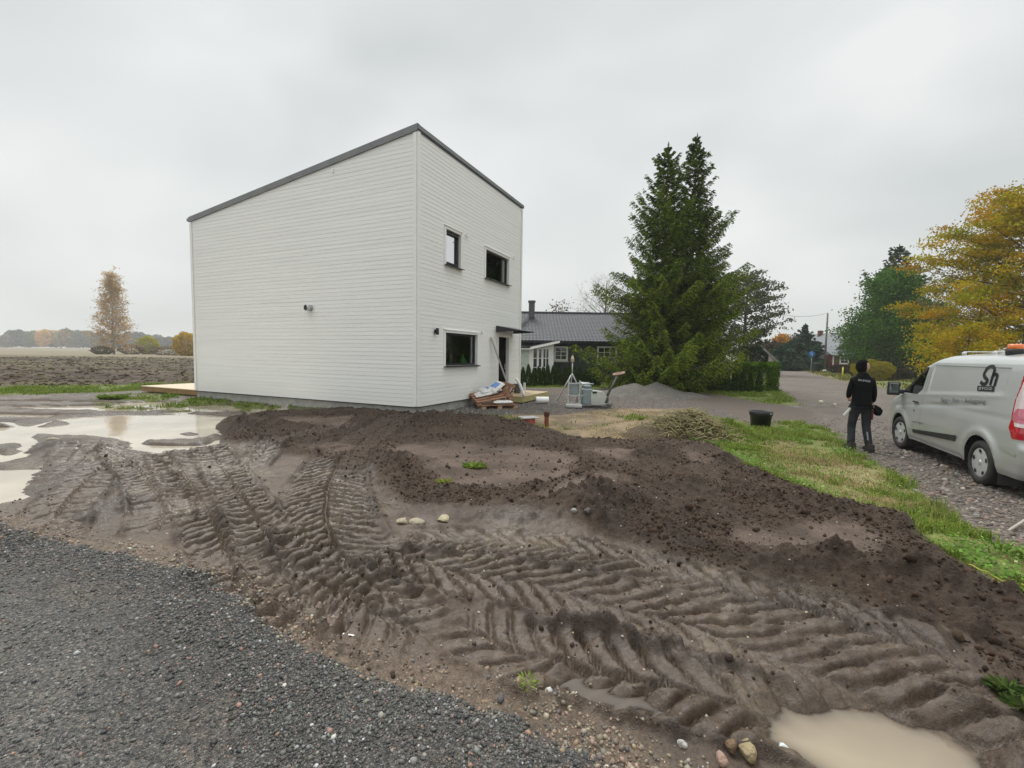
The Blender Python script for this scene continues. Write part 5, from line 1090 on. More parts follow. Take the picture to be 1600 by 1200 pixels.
def spruce(name, label, loc, h, rad0, seed, group=None, nlev=46, dens=1.0, tw=.05, tl=.20, pal=None, rz=0, lop=None, z0=.02, droop=.28, trunk=.16):
    r = np.random.default_rng(seed); t = thing(name, label, 'spruce tree', loc, rz, group); mb = MB(); mb.tube([(0, 0, -.2), (0, 0, h*.5), (.03, 0, h*.9), (.04, 0, h)], [trunk, trunk*.6, trunk*.15, .012], 8)
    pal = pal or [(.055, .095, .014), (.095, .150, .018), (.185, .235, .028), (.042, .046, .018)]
    PP, DD, LL, CCx = [], [], [], []
    for lv in range(nlev):
        f = z0+(1-z0)*(lv/nlev); R = rad0*(min((1-f)**.72*1.02, (1-f)*2.3)+.004)*(.9+.13*sin(f*23+seed))*r.uniform(.8, 1.1); nb = int((10 if f < .7 else 6)*(.6+.4*dens)+r.integers(0, 3))
        for b in range(nb):
            az = 2*pi*b/nb+lv*1.1+r.uniform(-.25, .25); Rb = R*r.choice([r.uniform(.5, .85), r.uniform(.8, 1.25)])+.10*(1-f); 
            if lop: Rb *= lop(az, f)
            if r.random() < .06: Rb *= .45
            zb = f*h+r.uniform(-.06, .06)*h/10; n = max(5, int(Rb/.20)); s = np.linspace(0, 1, n)
            up = (.10 if f < .55 else .42)*Rb; zc = zb+up*s*1.0-droop*Rb*4*s*(1-s)*.55-(droop*.55*Rb*s*s if f < .5 else 0)+.16*Rb*s**3
            bend = r.uniform(-.12, .12); C_ = np.stack([Rb*s*np.cos(az+bend*s), Rb*s*np.sin(az+bend*s), zc], 1)
            if b % 2 == 0 or Rb > 1.4: mb.tube([tuple(p) for p in C_[::2]]+[tuple(C_[-1])], [max(.006, .022*Rb/2*(1-q*.85)) for q in np.linspace(0, 1, len(C_[::2])+1)], 4, False)
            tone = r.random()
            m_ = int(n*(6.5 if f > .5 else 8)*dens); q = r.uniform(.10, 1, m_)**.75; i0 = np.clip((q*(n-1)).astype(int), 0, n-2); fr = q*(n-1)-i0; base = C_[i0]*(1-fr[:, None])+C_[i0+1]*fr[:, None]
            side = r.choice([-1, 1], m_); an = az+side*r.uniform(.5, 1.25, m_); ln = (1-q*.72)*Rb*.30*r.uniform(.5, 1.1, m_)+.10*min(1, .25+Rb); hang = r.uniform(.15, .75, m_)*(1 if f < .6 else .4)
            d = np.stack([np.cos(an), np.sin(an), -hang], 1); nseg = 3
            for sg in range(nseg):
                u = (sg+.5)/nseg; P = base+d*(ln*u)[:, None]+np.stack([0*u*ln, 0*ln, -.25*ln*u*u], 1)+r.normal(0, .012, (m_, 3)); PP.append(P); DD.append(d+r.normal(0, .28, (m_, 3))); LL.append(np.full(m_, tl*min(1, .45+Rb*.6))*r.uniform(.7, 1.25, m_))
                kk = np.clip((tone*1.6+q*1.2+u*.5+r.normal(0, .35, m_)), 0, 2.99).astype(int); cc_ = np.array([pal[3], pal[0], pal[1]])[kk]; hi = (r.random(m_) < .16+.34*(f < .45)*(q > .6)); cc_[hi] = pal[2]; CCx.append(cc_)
    for q in range(40): z = h*(.93+.08*q/40); PP.append(np.array([[.03, 0, z]])); DD.append(r.normal(0, 1, (1, 3))+[[0, 0, .6]]); LL.append(np.array([.16])); CCx.append(np.array([pal[1]]))
    P = np.vstack(PP); D = np.vstack(DD); l = np.concatenate(LL); c = np.vstack(CCx); c = c*(1+r.uniform(-.2, .2, (len(c), 1))); mb.build('trunk', M_BARK, t)
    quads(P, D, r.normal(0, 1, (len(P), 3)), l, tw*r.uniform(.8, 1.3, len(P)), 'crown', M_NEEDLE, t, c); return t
# the two big spruces
def at(px, py, dep): x, y, z = at_depth(px, py, dep); return x, y
def dep_h(px, top, dep): return at_depth(px, top, dep)[2]
x1, y1 = at(1030, 600, 22.6); x2, y2 = at(1073, 600, 23.4)
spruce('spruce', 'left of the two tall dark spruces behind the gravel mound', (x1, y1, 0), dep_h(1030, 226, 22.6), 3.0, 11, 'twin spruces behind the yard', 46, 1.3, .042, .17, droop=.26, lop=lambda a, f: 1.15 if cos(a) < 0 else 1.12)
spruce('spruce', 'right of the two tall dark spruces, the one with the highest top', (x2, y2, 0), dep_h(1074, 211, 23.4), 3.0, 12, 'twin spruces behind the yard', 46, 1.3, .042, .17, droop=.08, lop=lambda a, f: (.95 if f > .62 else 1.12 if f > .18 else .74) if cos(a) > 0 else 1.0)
# pine on the right of them
px0, py0 = at(1160, 585, 46)
def pineprof(f): return .34*math.sin(min(1, max(0, (f-.15)/.85))*pi)**.5 if f < .97 else .12
broadleaf('pine', 'tall airy pine with visible trunk standing behind the round clipped bush', (px0, py0, 0), dep_h(1165, 419, 46), pineprof, 11000, .24, [(.085, .100, .052), (.11, .125, .065), (.15, .155, .09), (.05, .055, .03)], [4, 4, 2, 3], 21, .26, 40, .12, upsweep=.2, clump=.030, flat=.55, twigs=7)
# round bush
def blob(name, label, loc, rx, ry, h, n, ls, pal, wts, seed, cat='bush', group=None, shape='dome', mt=None):
    r = np.random.default_rng(seed); t = thing(name, label, cat, loc, 0, group)
    u = r.normal(0, 1, (n, 3)); u /= np.linalg.norm(u, axis=1)[:, None]; k = r.uniform(.72, 1.04, n)**.6; 
    lum = 1+.12*np.sin(u[:, 0]*5+seed)*np.cos(u[:, 1]*4+u[:, 2]*6)+.07*np.sin(u[:, 0]*11+u[:, 2]*9)
    if shape == 'dome': P = np.stack([u[:, 0]*rx, u[:, 1]*ry, h*.5+u[:, 2]*h*.52], 1)*np.stack([k*lum, k*lum, .5+.5*k*lum], 1)
    else: b = np.clip(u*1.7, -1, 1); b[:, 2] = np.where(b[:, 2] > .2, b[:, 2]*(.86+.14*np.sin(b[:, 0]*7+1)), b[:, 2]); b[:, 1] *= .8+.25*np.abs(np.sin(b[:, 0]*6.5)); P = np.stack([b[:, 0]*rx, b[:, 1]*ry, h*.5+b[:, 2]*h*.5], 1)*np.stack([k, k, np.ones(n)], 1)+r.normal(0, .03, (n, 3))
    P[:, 2] = np.maximum(P[:, 2], .02)
    cl = palette(60, pal, wts, r, .1)[((u[:, 0]*3+9).astype(int)*7+(u[:, 2]*4+9).astype(int)*3) % 60]; c = palette(n, pal, wts, r)*.6+cl*.4
    quads(P, u+r.normal(0, .7, (n, 3)), r.normal(0, 1, (n, 3)), ls*r.uniform(.7, 1.4, n), ls*.55, 'foliage', mt or M_LEAF, t, c)
    m = MB()
    for q in range(7): a = q*.9; m.tube([(0, 0, -.05), (rx*.25*cos(a), ry*.25*sin(a), h*.35), (rx*.6*cos(a), ry*.6*sin(a), h*.75)], [.03*h/2+.01, .015*h/2+.006, .006], 5, False)
    m.build('stems', M_TWIG, t); return t
x, y = at(1175, 588, 40); blob('round_bush', 'very dark green bush clipped to a dome at the foot of the pine', (x, y, 0), 1.25, 1.2, dep_h(1175, 542, 40), 9000, .13, [(.012, .022, .010), (.02, .035, .014)], [3, 2], 5, 'clipped bush')
# thujas
THP = [(.032, .064, .016), (.055, .105, .022), (.085, .15, .028), (.020, .040, .012)]
def thuja_proto(seed):
    r = np.random.default_rng(seed); n = 1500; z = r.uniform(0, 1, n)**1.15; R = .24*(1-z)**.62*(.55+.5*np.clip(z*6, 0, 1))*r.uniform(.55, 1.06, n); a = r.uniform(0, 2*pi, n)
    R = R*(1+.14*np.sin(a*5+z*19)); P = np.stack([R*np.cos(a), R*np.sin(a), z*1.0+.02], 1); D = np.stack([np.cos(a)*.35, np.sin(a)*.35, np.full(n, 1.0)], 1)+r.normal(0, .25, (n, 3)); return P, D, palette(n, THP, [3, 3, 1.2, 2], r), r
THM = []
for s_ in (1, 2, 3):
    P, D, c, r = thuja_proto(s_); o = quads(P, D, r.normal(0, 1, (len(P), 3)), .085, .035, 'foliage', M_NEEDLE, None, c); THM.append(o.data); bpy.data.objects.remove(o)
stem_me = MB(); stem_me.tube([(0, 0, -.05), (0, 0, .9)], [.02, .006], 6); _o = stem_me.build('stem', M_TWIG); STEM = _o.data; bpy.data.objects.remove(_o)
def thuja(px, py, dep, sc, label, grp, k):
    x, y = at(px, py, dep); t = thing('thuja', label, 'thuja', (x, y, gz(x, y)), k*1.3, grp); t.scale = (sc*.9, sc*.9, sc)
    for nm, me in (('foliage', THM[k % 3]), ('stem', STEM)): o = bpy.data.objects.new(nm, me); COL.objects.link(o); o.parent = t
L_T = ['first small thuja from the white house corner in the row', 'second thuja of the row counted from the white house', 'third thuja of the row counted from the white house', 'fourth thuja of the row, in front of the glazed porch', 'fifth thuja of the row, in front of the glazed porch', 'sixth thuja of the row, at the right edge of the porch',
  'seventh thuja of the row, left of the tripod', 'eighth thuja of the row, left of the tripod pole', 'ninth thuja of the row, right behind the tripod pole', 'tenth thuja of the row, just right of the tripod', 'eleventh thuja of the row, above the plate compactor', 'twelfth thuja of the row, above the compactor hood', 'thirteenth thuja of the row, left of the ring handle', 'fourteenth thuja of the row, behind the ring handle', 'last thuja of the row, half under the spruce branches']
for i, px in enumerate((817, 825.5, 834, 841, 848, 855.5, 864, 872.5, 882, 889, 897, 905.5, 915.5, 925, 934)): thuja(px, 590, 23.7+.05*i, (1.02, 1.15, .98, 1.05, 1.0, 1.12, 1.06, 1.1, 1.0, 1.16, 1.04, 1.12, 1.0, 1.08, 1.1)[i], L_T[i], 'row of young thujas before the grey bungalow', i)
L_U = ['small thuja nearest the spruce in the right hand row', 'second small thuja between spruce and hedge', 'third small thuja between spruce and hedge', 'small thuja touching the left end of the bright hedge', 'dark small thuja in front of the left half of the hedge', 'dark small thuja in front of the middle of the hedge', 'dark small thuja before the right end of the hedge']
for i, px in enumerate((1112, 1124, 1136, 1148, 1161, 1172, 1186)): thuja(px, 600, 22.2-.05*i, (1.0, 1.08, 1.05, 1.1, 1.06, .95, 1.0)[i], L_U[i], 'small thujas on the lawn right of the spruces', i+1)
x, y = at(1180, 600, 23.2); blob('thuja_hedge', 'bright green block hedge right of the spruces', (x, y, 0), .95, .5, 1.42, 12000, .10, [(.085, .17, .015), (.14, .23, .02), (.04, .08, .012)], [3, 3, 2], 8, 'hedge', shape='box')
# bare trees behind the bungalow
broadleaf('bare_tree', 'large bare tree behind the grey roof beside the spruce', (*at(942, 560, 52), 0), dep_h(940, 428, 52), lambda f: .36*math.sin(min(1, max(.02, (f-.1)/.9))*pi)**.5, 500, .14, [(.16, .12, .06)], [1], 31, .2, 46, .2, upsweep=1.0, bare=1, twigs=9)
broadleaf('bare_tree', 'small bare tree top showing above the grey roof ridge', (*at(872, 560, 48), 0), dep_h(872, 470, 48), lambda f: .26*math.sin(min(1, max(.02, (f-.1)/.9))*pi)**.5, 350, .22, [(.10, .07, .05), (.12, .09, .05)], [1, 1], 32, .12, 24, .3, upsweep=1.1, bare=1)
# right background
GRN = [(.042, .105, .014), (.072, .155, .020), (.115, .25, .026), (.024, .065, .008)]
def bigp(f): return .58*(1-f)**.75+.04 if f > .25 else .50+.3*(f-.1)
broadleaf('green_tree', 'broad dark green tree behind the worker, between red cottage and maple', (*at(1388, 585, 50), 0), dep_h(1392, 418, 50), lambda f: bigp(f)*.90, 30000, .26, GRN, [3, 4, 3, 2], 41, .3, 70, .04, upsweep=.3, clump=.045)
spruce('tall_conifer', 'narrow dark conifer spire rising behind the broad green tree', (*at(1391, 585, 62), 0), dep_h(1393, 383, 62), 7.2, 43, None, 44, .55, .13, .42, [(.030, .055, .024), (.045, .075, .030), (.065, .10, .038), (.018, .032, .016)])
broadleaf('green_tree', 'lower dark green tree right of the broad one, touching the maple', (*at(1452, 585, 48), 0), dep_h(1452, 468, 48), lambda f: .42*(1-f)**.5+.05, 9000, .24, GRN, [3, 4, 2, 3], 44, .2, 36, .05, upsweep=.4)
AUT = [(.52, .36, .012), (.38, .36, .018), (.20, .24, .020), (.50, .22, .015), (.24, .16, .04)]
broadleaf('maple', 'big yellow and orange autumn maple behind the van', (*at(1600, 585, 27), 0), dep_h(1596, 287, 27), lambda f: .50*math.sin(min(1, max(.03, (f-.02)/.98))*pi)**.55, 62000, .16, AUT, [4, 4, 3, 1.6, 1.5], 45, .26, 62, .14, upsweep=.35, clump=.028, flat=.6, twigs=9, twr=.55)
broadleaf('autumn_tree', 'low golden autumn tree directly above the van windscreen', (*at(1506, 590, 25), 0), dep_h(1506, 508, 25), lambda f: .66*math.sin(min(1, max(.05, f))*pi)**.5, 12000, .12, AUT, [5, 4, 2, 2, .6], 46, .10, 34, .10, upsweep=.3, clump=.06)
broadleaf('autumn_tree', 'pale bronze half bare tree on the left flank of the maple', (*at(1525, 585, 33), 0), dep_h(1522, 385, 33), lambda f: .36*math.sin(min(1, max(.05, f))*pi)**.5, 5200, .15, [(.26, .20, .10), (.2, .13, .07), (.22, .19, .05)], [2, 2, 1], 47, .16, 40, .2, upsweep=.6, clump=.035, twigs=8)
# conifer group round the blue sign
BLU = [(.035, .070, .042), (.055, .10, .055), (.08, .13, .075), (.02, .04, .024)]
for i, (px, top, dep, rr, lb) in enumerate(((1254, 506, 66, 2.3, 'tallest blue green spruce by the road junction'), (1236, 532, 63, 3.0, 'round blue green spruce left of the tallest one'), (1221, 540, 60, 2.6, 'low blue green conifer at the left end of the roadside group'), (1270, 533, 64, 2.6, 'dark spruce behind the blue road sign'), (1283, 541, 68, 2.2, 'olive green spruce beside the wooden pole'))):
    spruce('roadside_spruce', lb, (*at(px, 580, dep), 0), dep_h(px, top, dep), rr, 60+i, 'blue green conifers by the road junction', 26, .5, .16, .5, BLU, droop=.12)
broadleaf('orange_tree', 'small bright orange tree far down the road beside the pine', (*at(1217, 580, 78), 0), dep_h(1217, 522, 78), lambda f: .24*math.sin(min(1, max(.05, f))*pi)**.5, 3500, .35, [(.55, .24, .02), (.5, .30, .04), (.3, .22, .04)], [3, 2, 1], 70, .15, 24, .1)
broadleaf('brown_tree', 'hazy reddish brown tree behind the roadside conifers', (*at(1236, 580, 95), 0), dep_h(1236, 524, 95), lambda f: .5*math.sin(min(1, max(.05, f))*pi)**.5, 2600, .4, [(.20, .12, .09), (.16, .11, .09)], [1, 1], 71, .15, 24, .1)
broadleaf('brown_tree', 'dark russet tree between the pine and the orange tree', (*at(1203, 580, 70), 0), dep_h(1203, 533, 70), lambda f: .6*math.sin(min(1, max(.05, f))*pi)**.5, 3000, .35, [(.07, .06, .035), (.10, .06, .04)], [2, 1], 72, .15, 24, .1)
x, y = at(1363, 594, 36); blob('yellow_bush', 'golden yellow bush on the verge behind the worker\'s head', (x, y, 0), 1.6, .9, 1.55, 6000, .11, [(.30, .27, .02), (.22, .22, .03), (.34, .28, .04)], [3, 2, 2], 9)
for i, (px, dep, rx, h, pal, lb) in enumerate(((1309, 52, 1.0, .95, [(.07, .05, .035), (.05, .045, .03)], 'left section of the brown hedge below the red cottage'), (1328, 50, 1.1, .95, [(.075, .045, .035), (.06, .05, .03)], 'right section of the brown hedge below the red cottage'), (1343, 42, .7, .8, [(.05, .06, .02), (.07, .08, .03)], 'green scrub left of the yellow bush'), (1392, 37, 1.5, 1.0, [(.06, .045, .03), (.045, .05, .025)], 'brown scrub at the right foot of the yellow bush'), (1410, 40, 1.8, 1.6, [(.025, .035, .018)], 'dark shrub between yellow bush and van mirror'), (1440, 38, 2.0, 1.5, [(.02, .03, .015)], 'dark shrub seen through the van window'))):
    x, y = at(px, 590, dep); blob('shrub', lb, (x, y, 0), rx, .8, h, 3000, .12, pal, [1]*len(pal), 80+i, 'shrub', 'shrubs along the far verge')
# left: poplar like birch and bushes beyond the field
TAN = [(.50, .34, .15), (.52, .43, .28), (.60, .33, .08), (.36, .30, .18)]
def poplar(f): return .24*(min(1, f/.10))**.4*max(.02, 1-f)**.70
t = broadleaf('poplar', 'tall thin tan autumn poplar standing alone beyond the ploughed field', (*g(178, 553.5), 0), 22.0, poplar, 11000, .36, TAN, [3, 2.5, 2, 2], 90, .26, 90, .03, bark=M_BARKP, upsweep=.12, clump=.018, twigs=5)
x, y = g(232, 553.5); blob('yellow_bush', 'yellow green bush standing beyond the ploughed field, between poplar and house', (x, y, 0), 2.6, 2.6, 4.9, 3500, .4, [(.44, .40, .03), (.34, .35, .05)], [1, 1], 91)
x, y = g(293, 556); blob('yellow_tree', 'golden bushy tree half hidden by the left house corner', (x, y, 0), 3.0, 2.6, 5.6, 4500, .42, [(.58, .40, .03), (.34, .30, .05), (.46, .28, .04)], [2, 1, 1], 92)
for i, (px, rx, h, lb) in enumerate(((262, 5.0, 2.2, 'low brown scrub along the far edge of the ploughed field'), (205, 3.4, 2.6, 'pale tan scrub at the right foot of the poplar'), (160, 2.6, 2.0, 'pale tan scrub at the left foot of the poplar'), (303, 3.5, 2.6, 'brown scrub touching the house corner at the field edge'))):
    x, y = g(px, 553.5 if i else 555); blob('scrub', lb, (x, y, 0), rx, 1.5, h, 1800, .35, [(.20, .15, .09), (.15, .12, .07), (.30, .24, .12)], [2, 2, 1], 95+i, 'shrub', 'scrub beyond the ploughed field')
# far woods: too many to count
r = np.random.default_rng(200); PP, CC_ = [], []
segs = [(-120, -10, [(.13, .13, .08), (.2, .17, .1)], 22), (-10, 20, [(.25, .21, .14), (.2, .16, .1)], 14), (18, 44, [(.03, .05, .035), (.04, .06, .04)], 19), (40, 56, [(.10, .12, .05)], 17), (56, 110, [(.60, .34, .05), (.46, .33, .08), (.20, .17, .08)], 19), (108, 146, [(.13, .15, .09), (.18, .16, .10)], 18), (145, 185, [(.12, .12, .09)], 16), (200, 224, [(.04, .065, .05)], 19), (222, 250, [(.15, .17, .12)], 15), (248, 305, [(.10, .11, .09), (.05, .065, .05)], 13), (305, 1220, [(.12, .12, .08), (.05, .07, .04), (.25, .18, .08)], 15)]
for a, b, pal, hh in segs:
    k = max(3, int((b-a)/3.6))
    for q in range(k):
        px = a+(b-a)*(q+.5)/k+r.uniform(-1, 1); dep = 470+r.uniform(-20, 40); x, y = at(px, 545, dep); h = hh*r.uniform(.8, 1.1); n = 240; u = r.normal(0, 1, (n, 3)); u /= np.linalg.norm(u, axis=1)[:, None]
        rx = h*.30; PP.append(np.stack([x+u[:, 0]*rx, y+u[:, 1]*rx, h*.55+u[:, 2]*h*.46*r.uniform(.8, 1, n)], 1)); CC_.append(np.tile(np.array(pal[int(r.integers(0, len(pal)))]), (n, 1))*r.uniform(.8, 1.2, (n, 1)))
P = np.vstack(PP); c = np.vstack(CC_); o = quads(P, r.normal(0, 1, P.shape), r.normal(0, 1, P.shape), 3.2, 2.2, 'distant_woods', M_LEAF, None, c); tag(o, 'hazy autumn woods along the horizon behind the fields', 'woods', None, 'stuff')
# ================================================================== neighbours
M_DCLAD = mat('dark_grey_boarding', (.045, .050, .058), .6, var=.12, vs=3); M_DROOF = mat('dark_roof_tiles', (.070, .073, .08), .7, var=.2, vs=6)
def gableroof(m, x0, x1, ye, yr, ze, zr, nx_, nr_, amp, th=.02):
    """one tiled slope as a rippled sheet from the eave (ye, ze) to the ridge (yr, zr)"""
    V = []; nxx = nx_*6
    for j in range(nr_):
        for e_ in (0, 1):
            f = (j+e_)/nr_; 
            for i in range(nxx+1):
                x = x0+(x1-x0)*i/nxx; V.append((x, ye+(yr-ye)*f, ze+(zr-ze)*f+amp*(.5+.5*sin(2*pi*i/6))+(th if e_ == 0 else 0)))
    m.add(V, [((2*j+e_)*(nxx+1)+i, (2*j+e_)*(nxx+1)+i+1, (2*j+e_+1)*(nxx+1)+i+1, (2*j+e_+1)*(nxx+1)+i) for j in range(nr_) for e_ in (0, 1) if 2*j+e_+1 < 2*nr_ for i in range(nxx)], False)
nb = thing('grey_bungalow', 'low dark grey bungalow with tiled roof and white window frames behind the thujas', 'house', (0, 0, 0))
D0 = 28.0; ex0 = at_depth(790, 560, D0)[0]; ex1 = ex0+13.5; ze = at_depth(900, 532, D0-.5)[2]; zr_ = at_depth(890, 490, 32.3)[2]
m = MB(); m.box(((ex0+ex1)/2, D0+4, ze/2), (ex1-ex0, 8, ze+.1)); 
for i in range(int((ex1-ex0)/.16)): m.box((ex0+.08+i*.16, D0-.012, ze/2+.05), (.045, .026, ze))
m.build('wall', M_DCLAD, nb)
m = MB(); gableroof(m, ex0-.4, ex1+.4, D0-.55, 32.3, ze-.05, zr_, 66, 20, .022); gableroof(m, ex0-.4, ex1+.4, 36.8, 32.3, ze-.05, zr_, 48, 4, .035); m.box(((ex0+ex1)/2, 32.3, zr_+.06), (ex1-ex0+.8, .22, .09)); rf = m.build('roof', M_DROOF, nb)
m = MB(); m.box(((ex0+ex1)/2, D0-.58, ze-.10), (ex1-ex0+.8, .10, .13)); m.build('gutter', M_BLACKP, rf)
x, _, z1 = at_depth(831, 471, 31.2); _, _, z0 = at_depth(831, 497, 31.2); m = MB(); m.box((x, 31.2, (z0+z1)/2-.2), (.40, .40, z1-z0+.5)); m.box((x, 31.2, z1-.02), (.50, .50, .10)); m.build('chimney', mat('chimney_sheet', (.07, .075, .08), .5), rf)
m = MB(); xa, ya, za = at_depth(813, 520, 29.2); xb, yb, zb = at_depth(829, 496, 31.0)
sl_n = (zr_-ze)/(32.3-D0+.55)
for s in (-.17, .17): m.tube([(xa+s, 29.2, ze+(29.2-D0+.55)*sl_n+.12), (xb+s, 31.0, ze+(31.0-D0+.55)*sl_n+.12)], .02, 5)
for k in range(9): f = k/8; m.tube([(xa+(xb-xa)*f-.17, 29.2+1.8*f, ze+(29.75+1.8*f-D0)*sl_n+.12), (xa+(xb-xa)*f+.17, 29.2+1.8*f, ze+(29.75+1.8*f-D0)*sl_n+.12)], .016, 5)
m.build('roof_ladder', M_BLACKP, rf)
def bwin(xa, xb, z0, z1, y, par, nx_=2, nz_=3, sill=True, fr=.10):
    m = MB(); xc, zc = (xa+xb)/2, (z0+z1)/2
    m.box((xa+fr/2, y, zc), (fr, .06, z1-z0)); m.box((xb-fr/2, y, zc), (fr, .06, z1-z0)); m.box((xc, y, z1-fr/2), (xb-xa-2*fr, .06, fr)); m.box((xc, y, z0+fr/2), (xb-xa-2*fr, .06, fr))
    for i in range(1, nx_): m.box((xa+fr+(xb-xa-2*fr)*i/nx_, y-.005, zc), (.035, .04, z1-z0-2*fr))
    for i in range(1, nz_): m.box((xc, y-.005, z0+fr+(z1-z0-2*fr)*i/nz_), (xb-xa-2*fr, .038, .03))
    w = m.build('window', M_TRIM, par); p = MB(); p.add([(xa+.04, y+.01, z0+.04), (xb-.04, y+.01, z0+.04), (xb-.04, y+.01, z1-.04), (xa+.04, y+.01, z1-.04)], [(0, 1, 2, 3)]); p.build('pane', mat('dark_pane', (.035, .037, .035), .06, spec=.8), w)
    if sill: s = MB(); s.box((xc, y-.04, z0-.05), (xb-xa+.1, .12, .035)); s.build('sill', M_TRIM, w)
    return w
a = at_depth(866, 541, D0-.04); b = at_depth(887, 564, D0-.04); bwin(a[0], b[0], b[2], a[2], D0-.05, nb, 2, 3)
a = at_depth(933, 541, D0-.04); b = at_depth(961, 568, D0-.04); bwin(a[0], b[0]+.1, b[2], a[2], D0-.05, nb, 3, 3)
# porch
P0, P1 = at_depth(806, 560, 24.8), at_depth(865, 560, 24.8); pz_l = at_depth(828, 541.5, 24.8)[2]; pz_r = at_depth(866, 531.5, 24.8)[2]
xm = at_depth(828, 541, 24.8)[0]
m = MB(); m.prism([(P0[0]-1.5, 0), (P1[0], 0), (P1[0], pz_r-.12), (xm, pz_l-.12), (P0[0]-1.5, pz_l-.12)], 24.8, D0-.02); m.build('porch_wall', M_TRIM, nb)
m = MB(); m.prism([(P0[0]-1.6, pz_l-.10), (xm, pz_l-.10), (P1[0]+.28, pz_r-.08), (P1[0]+.28, pz_r+.02), (xm, pz_l+.02), (P0[0]-1.6, pz_l+.02)], 24.5, D0+.4); pr = m.build('porch_roof', M_DROOF, nb)
m = MB(); m.prism([(xm-.05, pz_l-.17), (P1[0]+.28, pz_r-.15), (P1[0]+.28, pz_r-.03), (xm-.05, pz_l-.05)], 24.44, 24.5); m.prism([(P0[0]-1.6, pz_l-.17), (xm-.05, pz_l-.17), (xm-.05, pz_l-.08), (P0[0]-1.6, pz_l-.08)], 24.44, 24.5); m.build('barge_board', M_TRIM, pr)
m = MB(); m.tube([(P0[0]-1.6, 24.40, pz_l-.03), (xm-.02, 24.40, pz_l-.03)], .05, 8); m.build('gutter', M_BLACKP, pr)
for k, (xa, xb) in enumerate(((832, 840), (840.5, 847), (847.5, 858))):
    a = at_depth(xa, 543.5, 24.78); b = at_depth(xb, 590, 24.78); bwin(a[0], b[0], b[2], a[2]-(0 if k else .0), 24.77, nb, 1 if k < 2 else 2, 3, False, .06)
m = MB(); a = at_depth(812, 543, 24.79); b = at_depth(826, 585, 24.79); m.box(((a[0]+b[0])/2, 24.785, (a[2]+b[2])/2), (b[0]-a[0], .02, a[2]-b[2])); m.build('porch_panel', mat('frosted_panel', (.50, .56, .50), .35), nb)
# gravel mound
def moundmesh(name, label, cx, cy, rx, ry, peaks, mt, cat, seed, colr, rough=.05, n=90, group=None):
    X_, Y_ = np.meshgrid(np.linspace(-1, 1, n), np.linspace(-1, 1, n)); X_ = X_*rx; Y_ = Y_*ry; Z_ = np.zeros(X_.shape)
    for ax, ay, sx, sy, h in peaks: d = np.sqrt(((X_-ax)/sx)**2+((Y_-ay)/sy)**2); Z_ = np.maximum(Z_, h*np.clip(1-d, 0, 1)**.9)
    Z_ = Z_+rough*fbm(X_+cx, Y_+cy, 2.5, 4, seed)*np.clip(Z_*6, 0, 1); Z_ = Z_-.12*(1-np.clip(Z_*12, 0, 1)); gzv = ground_z(X_+cx, Y_+cy); V = np.stack([X_, Y_, Z_+gzv], -1).reshape(-1, 3)
    I = np.arange(n*n).reshape(n, n); Fq = np.stack([I[:-1, :-1], I[:-1, 1:], I[1:, 1:], I[1:, :-1]], -1).reshape(-1, 4); nn_ = (1+.25*fbm(X_, Y_, 6, 3, seed+1)).reshape(-1, 1); c = np.tile(np.array(colr), (n*n, 1))*nn_
    o = npmesh(name, V, Fq, mt, None, c, True, np.tile([[.8, .35, 0]], (n*n, 1))); o.location = (cx, cy, 0); tag(o, label, cat, group); return o
cx, cy = at(1010, 606, 19.8); moundmesh('gravel_mound', 'grey gravel mound with two low peaks in front of the spruces', cx, cy, 3.4, 1.8, [(-.55, 0, 1.5, 1.3, .52), (.45, .1, 1.5, 1.2, .56), (0, 0, 3.2, 1.7, .26)], EARTH, 'gravel heap', 300, (.145, .135, .12))
cx, cy = g(1066, 683); moundmesh('root_heap', 'brown heap of uprooted turf and roots at the edge of the grass', cx, cy, 1.5, .85, [(-.1, .05, 1.2, .7, .34), (.15, .0, .55, .5, .52), (-.7, -.1, .7, .5, .22)], EARTH, 'root heap', 301, (.105, .078, .045), .12)
RHX, RHY = cx, cy
cx, cy = g(1286, 636); moundmesh('rubble_heap', 'low heap of broken rubble on the road left of the worker', cx, cy, .95, .5, [(0, 0, .9, .45, .12), (.2, .1, .4, .3, .16)], EARTH, 'rubble heap', 302, (.16, .14, .12), .05, 50)
# red cottage
def cottage(name, label, cx, cy, w, d, hw_, hr, wallm, roofm, cat='house'):
    t = thing(name, label, cat, (cx, cy, 0)); m = MB(); m.box((0, 0, hw_/2), (w, d, hw_)); m.prism([(-w/2, hw_), (w/2, hw_), (0, hr)], -d/2, d/2); m.build('wall', wallm, t)
    m = MB()
    for s in (-1, 1): m.add([(s*(w/2+.4), -d/2-.35, hw_-.30), (0, -d/2-.35, hr+.12), (0, d/2+.3, hr+.12), (s*(w/2+.4), d/2+.3, hw_-.30), (s*(w/2+.4), -d/2-.35, hw_-.44), (0, -d/2-.35, hr-.02), (0, d/2+.3, hr-.02), (s*(w/2+.4), d/2+.3, hw_-.44)], [(0, 1, 2, 3), (4, 7, 6, 5), (0, 4, 5, 1), (3, 2, 6, 7), (0, 3, 7, 4)])
    r_ = m.build('roof', roofm, t); return t, r_
M_REDP = mat('falu_red_boards', (.13, .030, .022), .75, var=.2, vs=4, stretch=(6, 6, 1)); M_GROOF = mat('grey_sheet_roof', (.17, .18, .195), .7, var=.15)
c0 = at_depth(1316, 575, 62); zr2 = at_depth(1318, 519, 62)[2]; ze2 = at_depth(1318, 556, 62)[2]
t, r_ = cottage('red_cottage', 'small red wooden cottage with grey roof behind the pole', c0[0]+1.4, 66, 7.4, 8, ze2, zr2, M_REDP, M_GROOF)
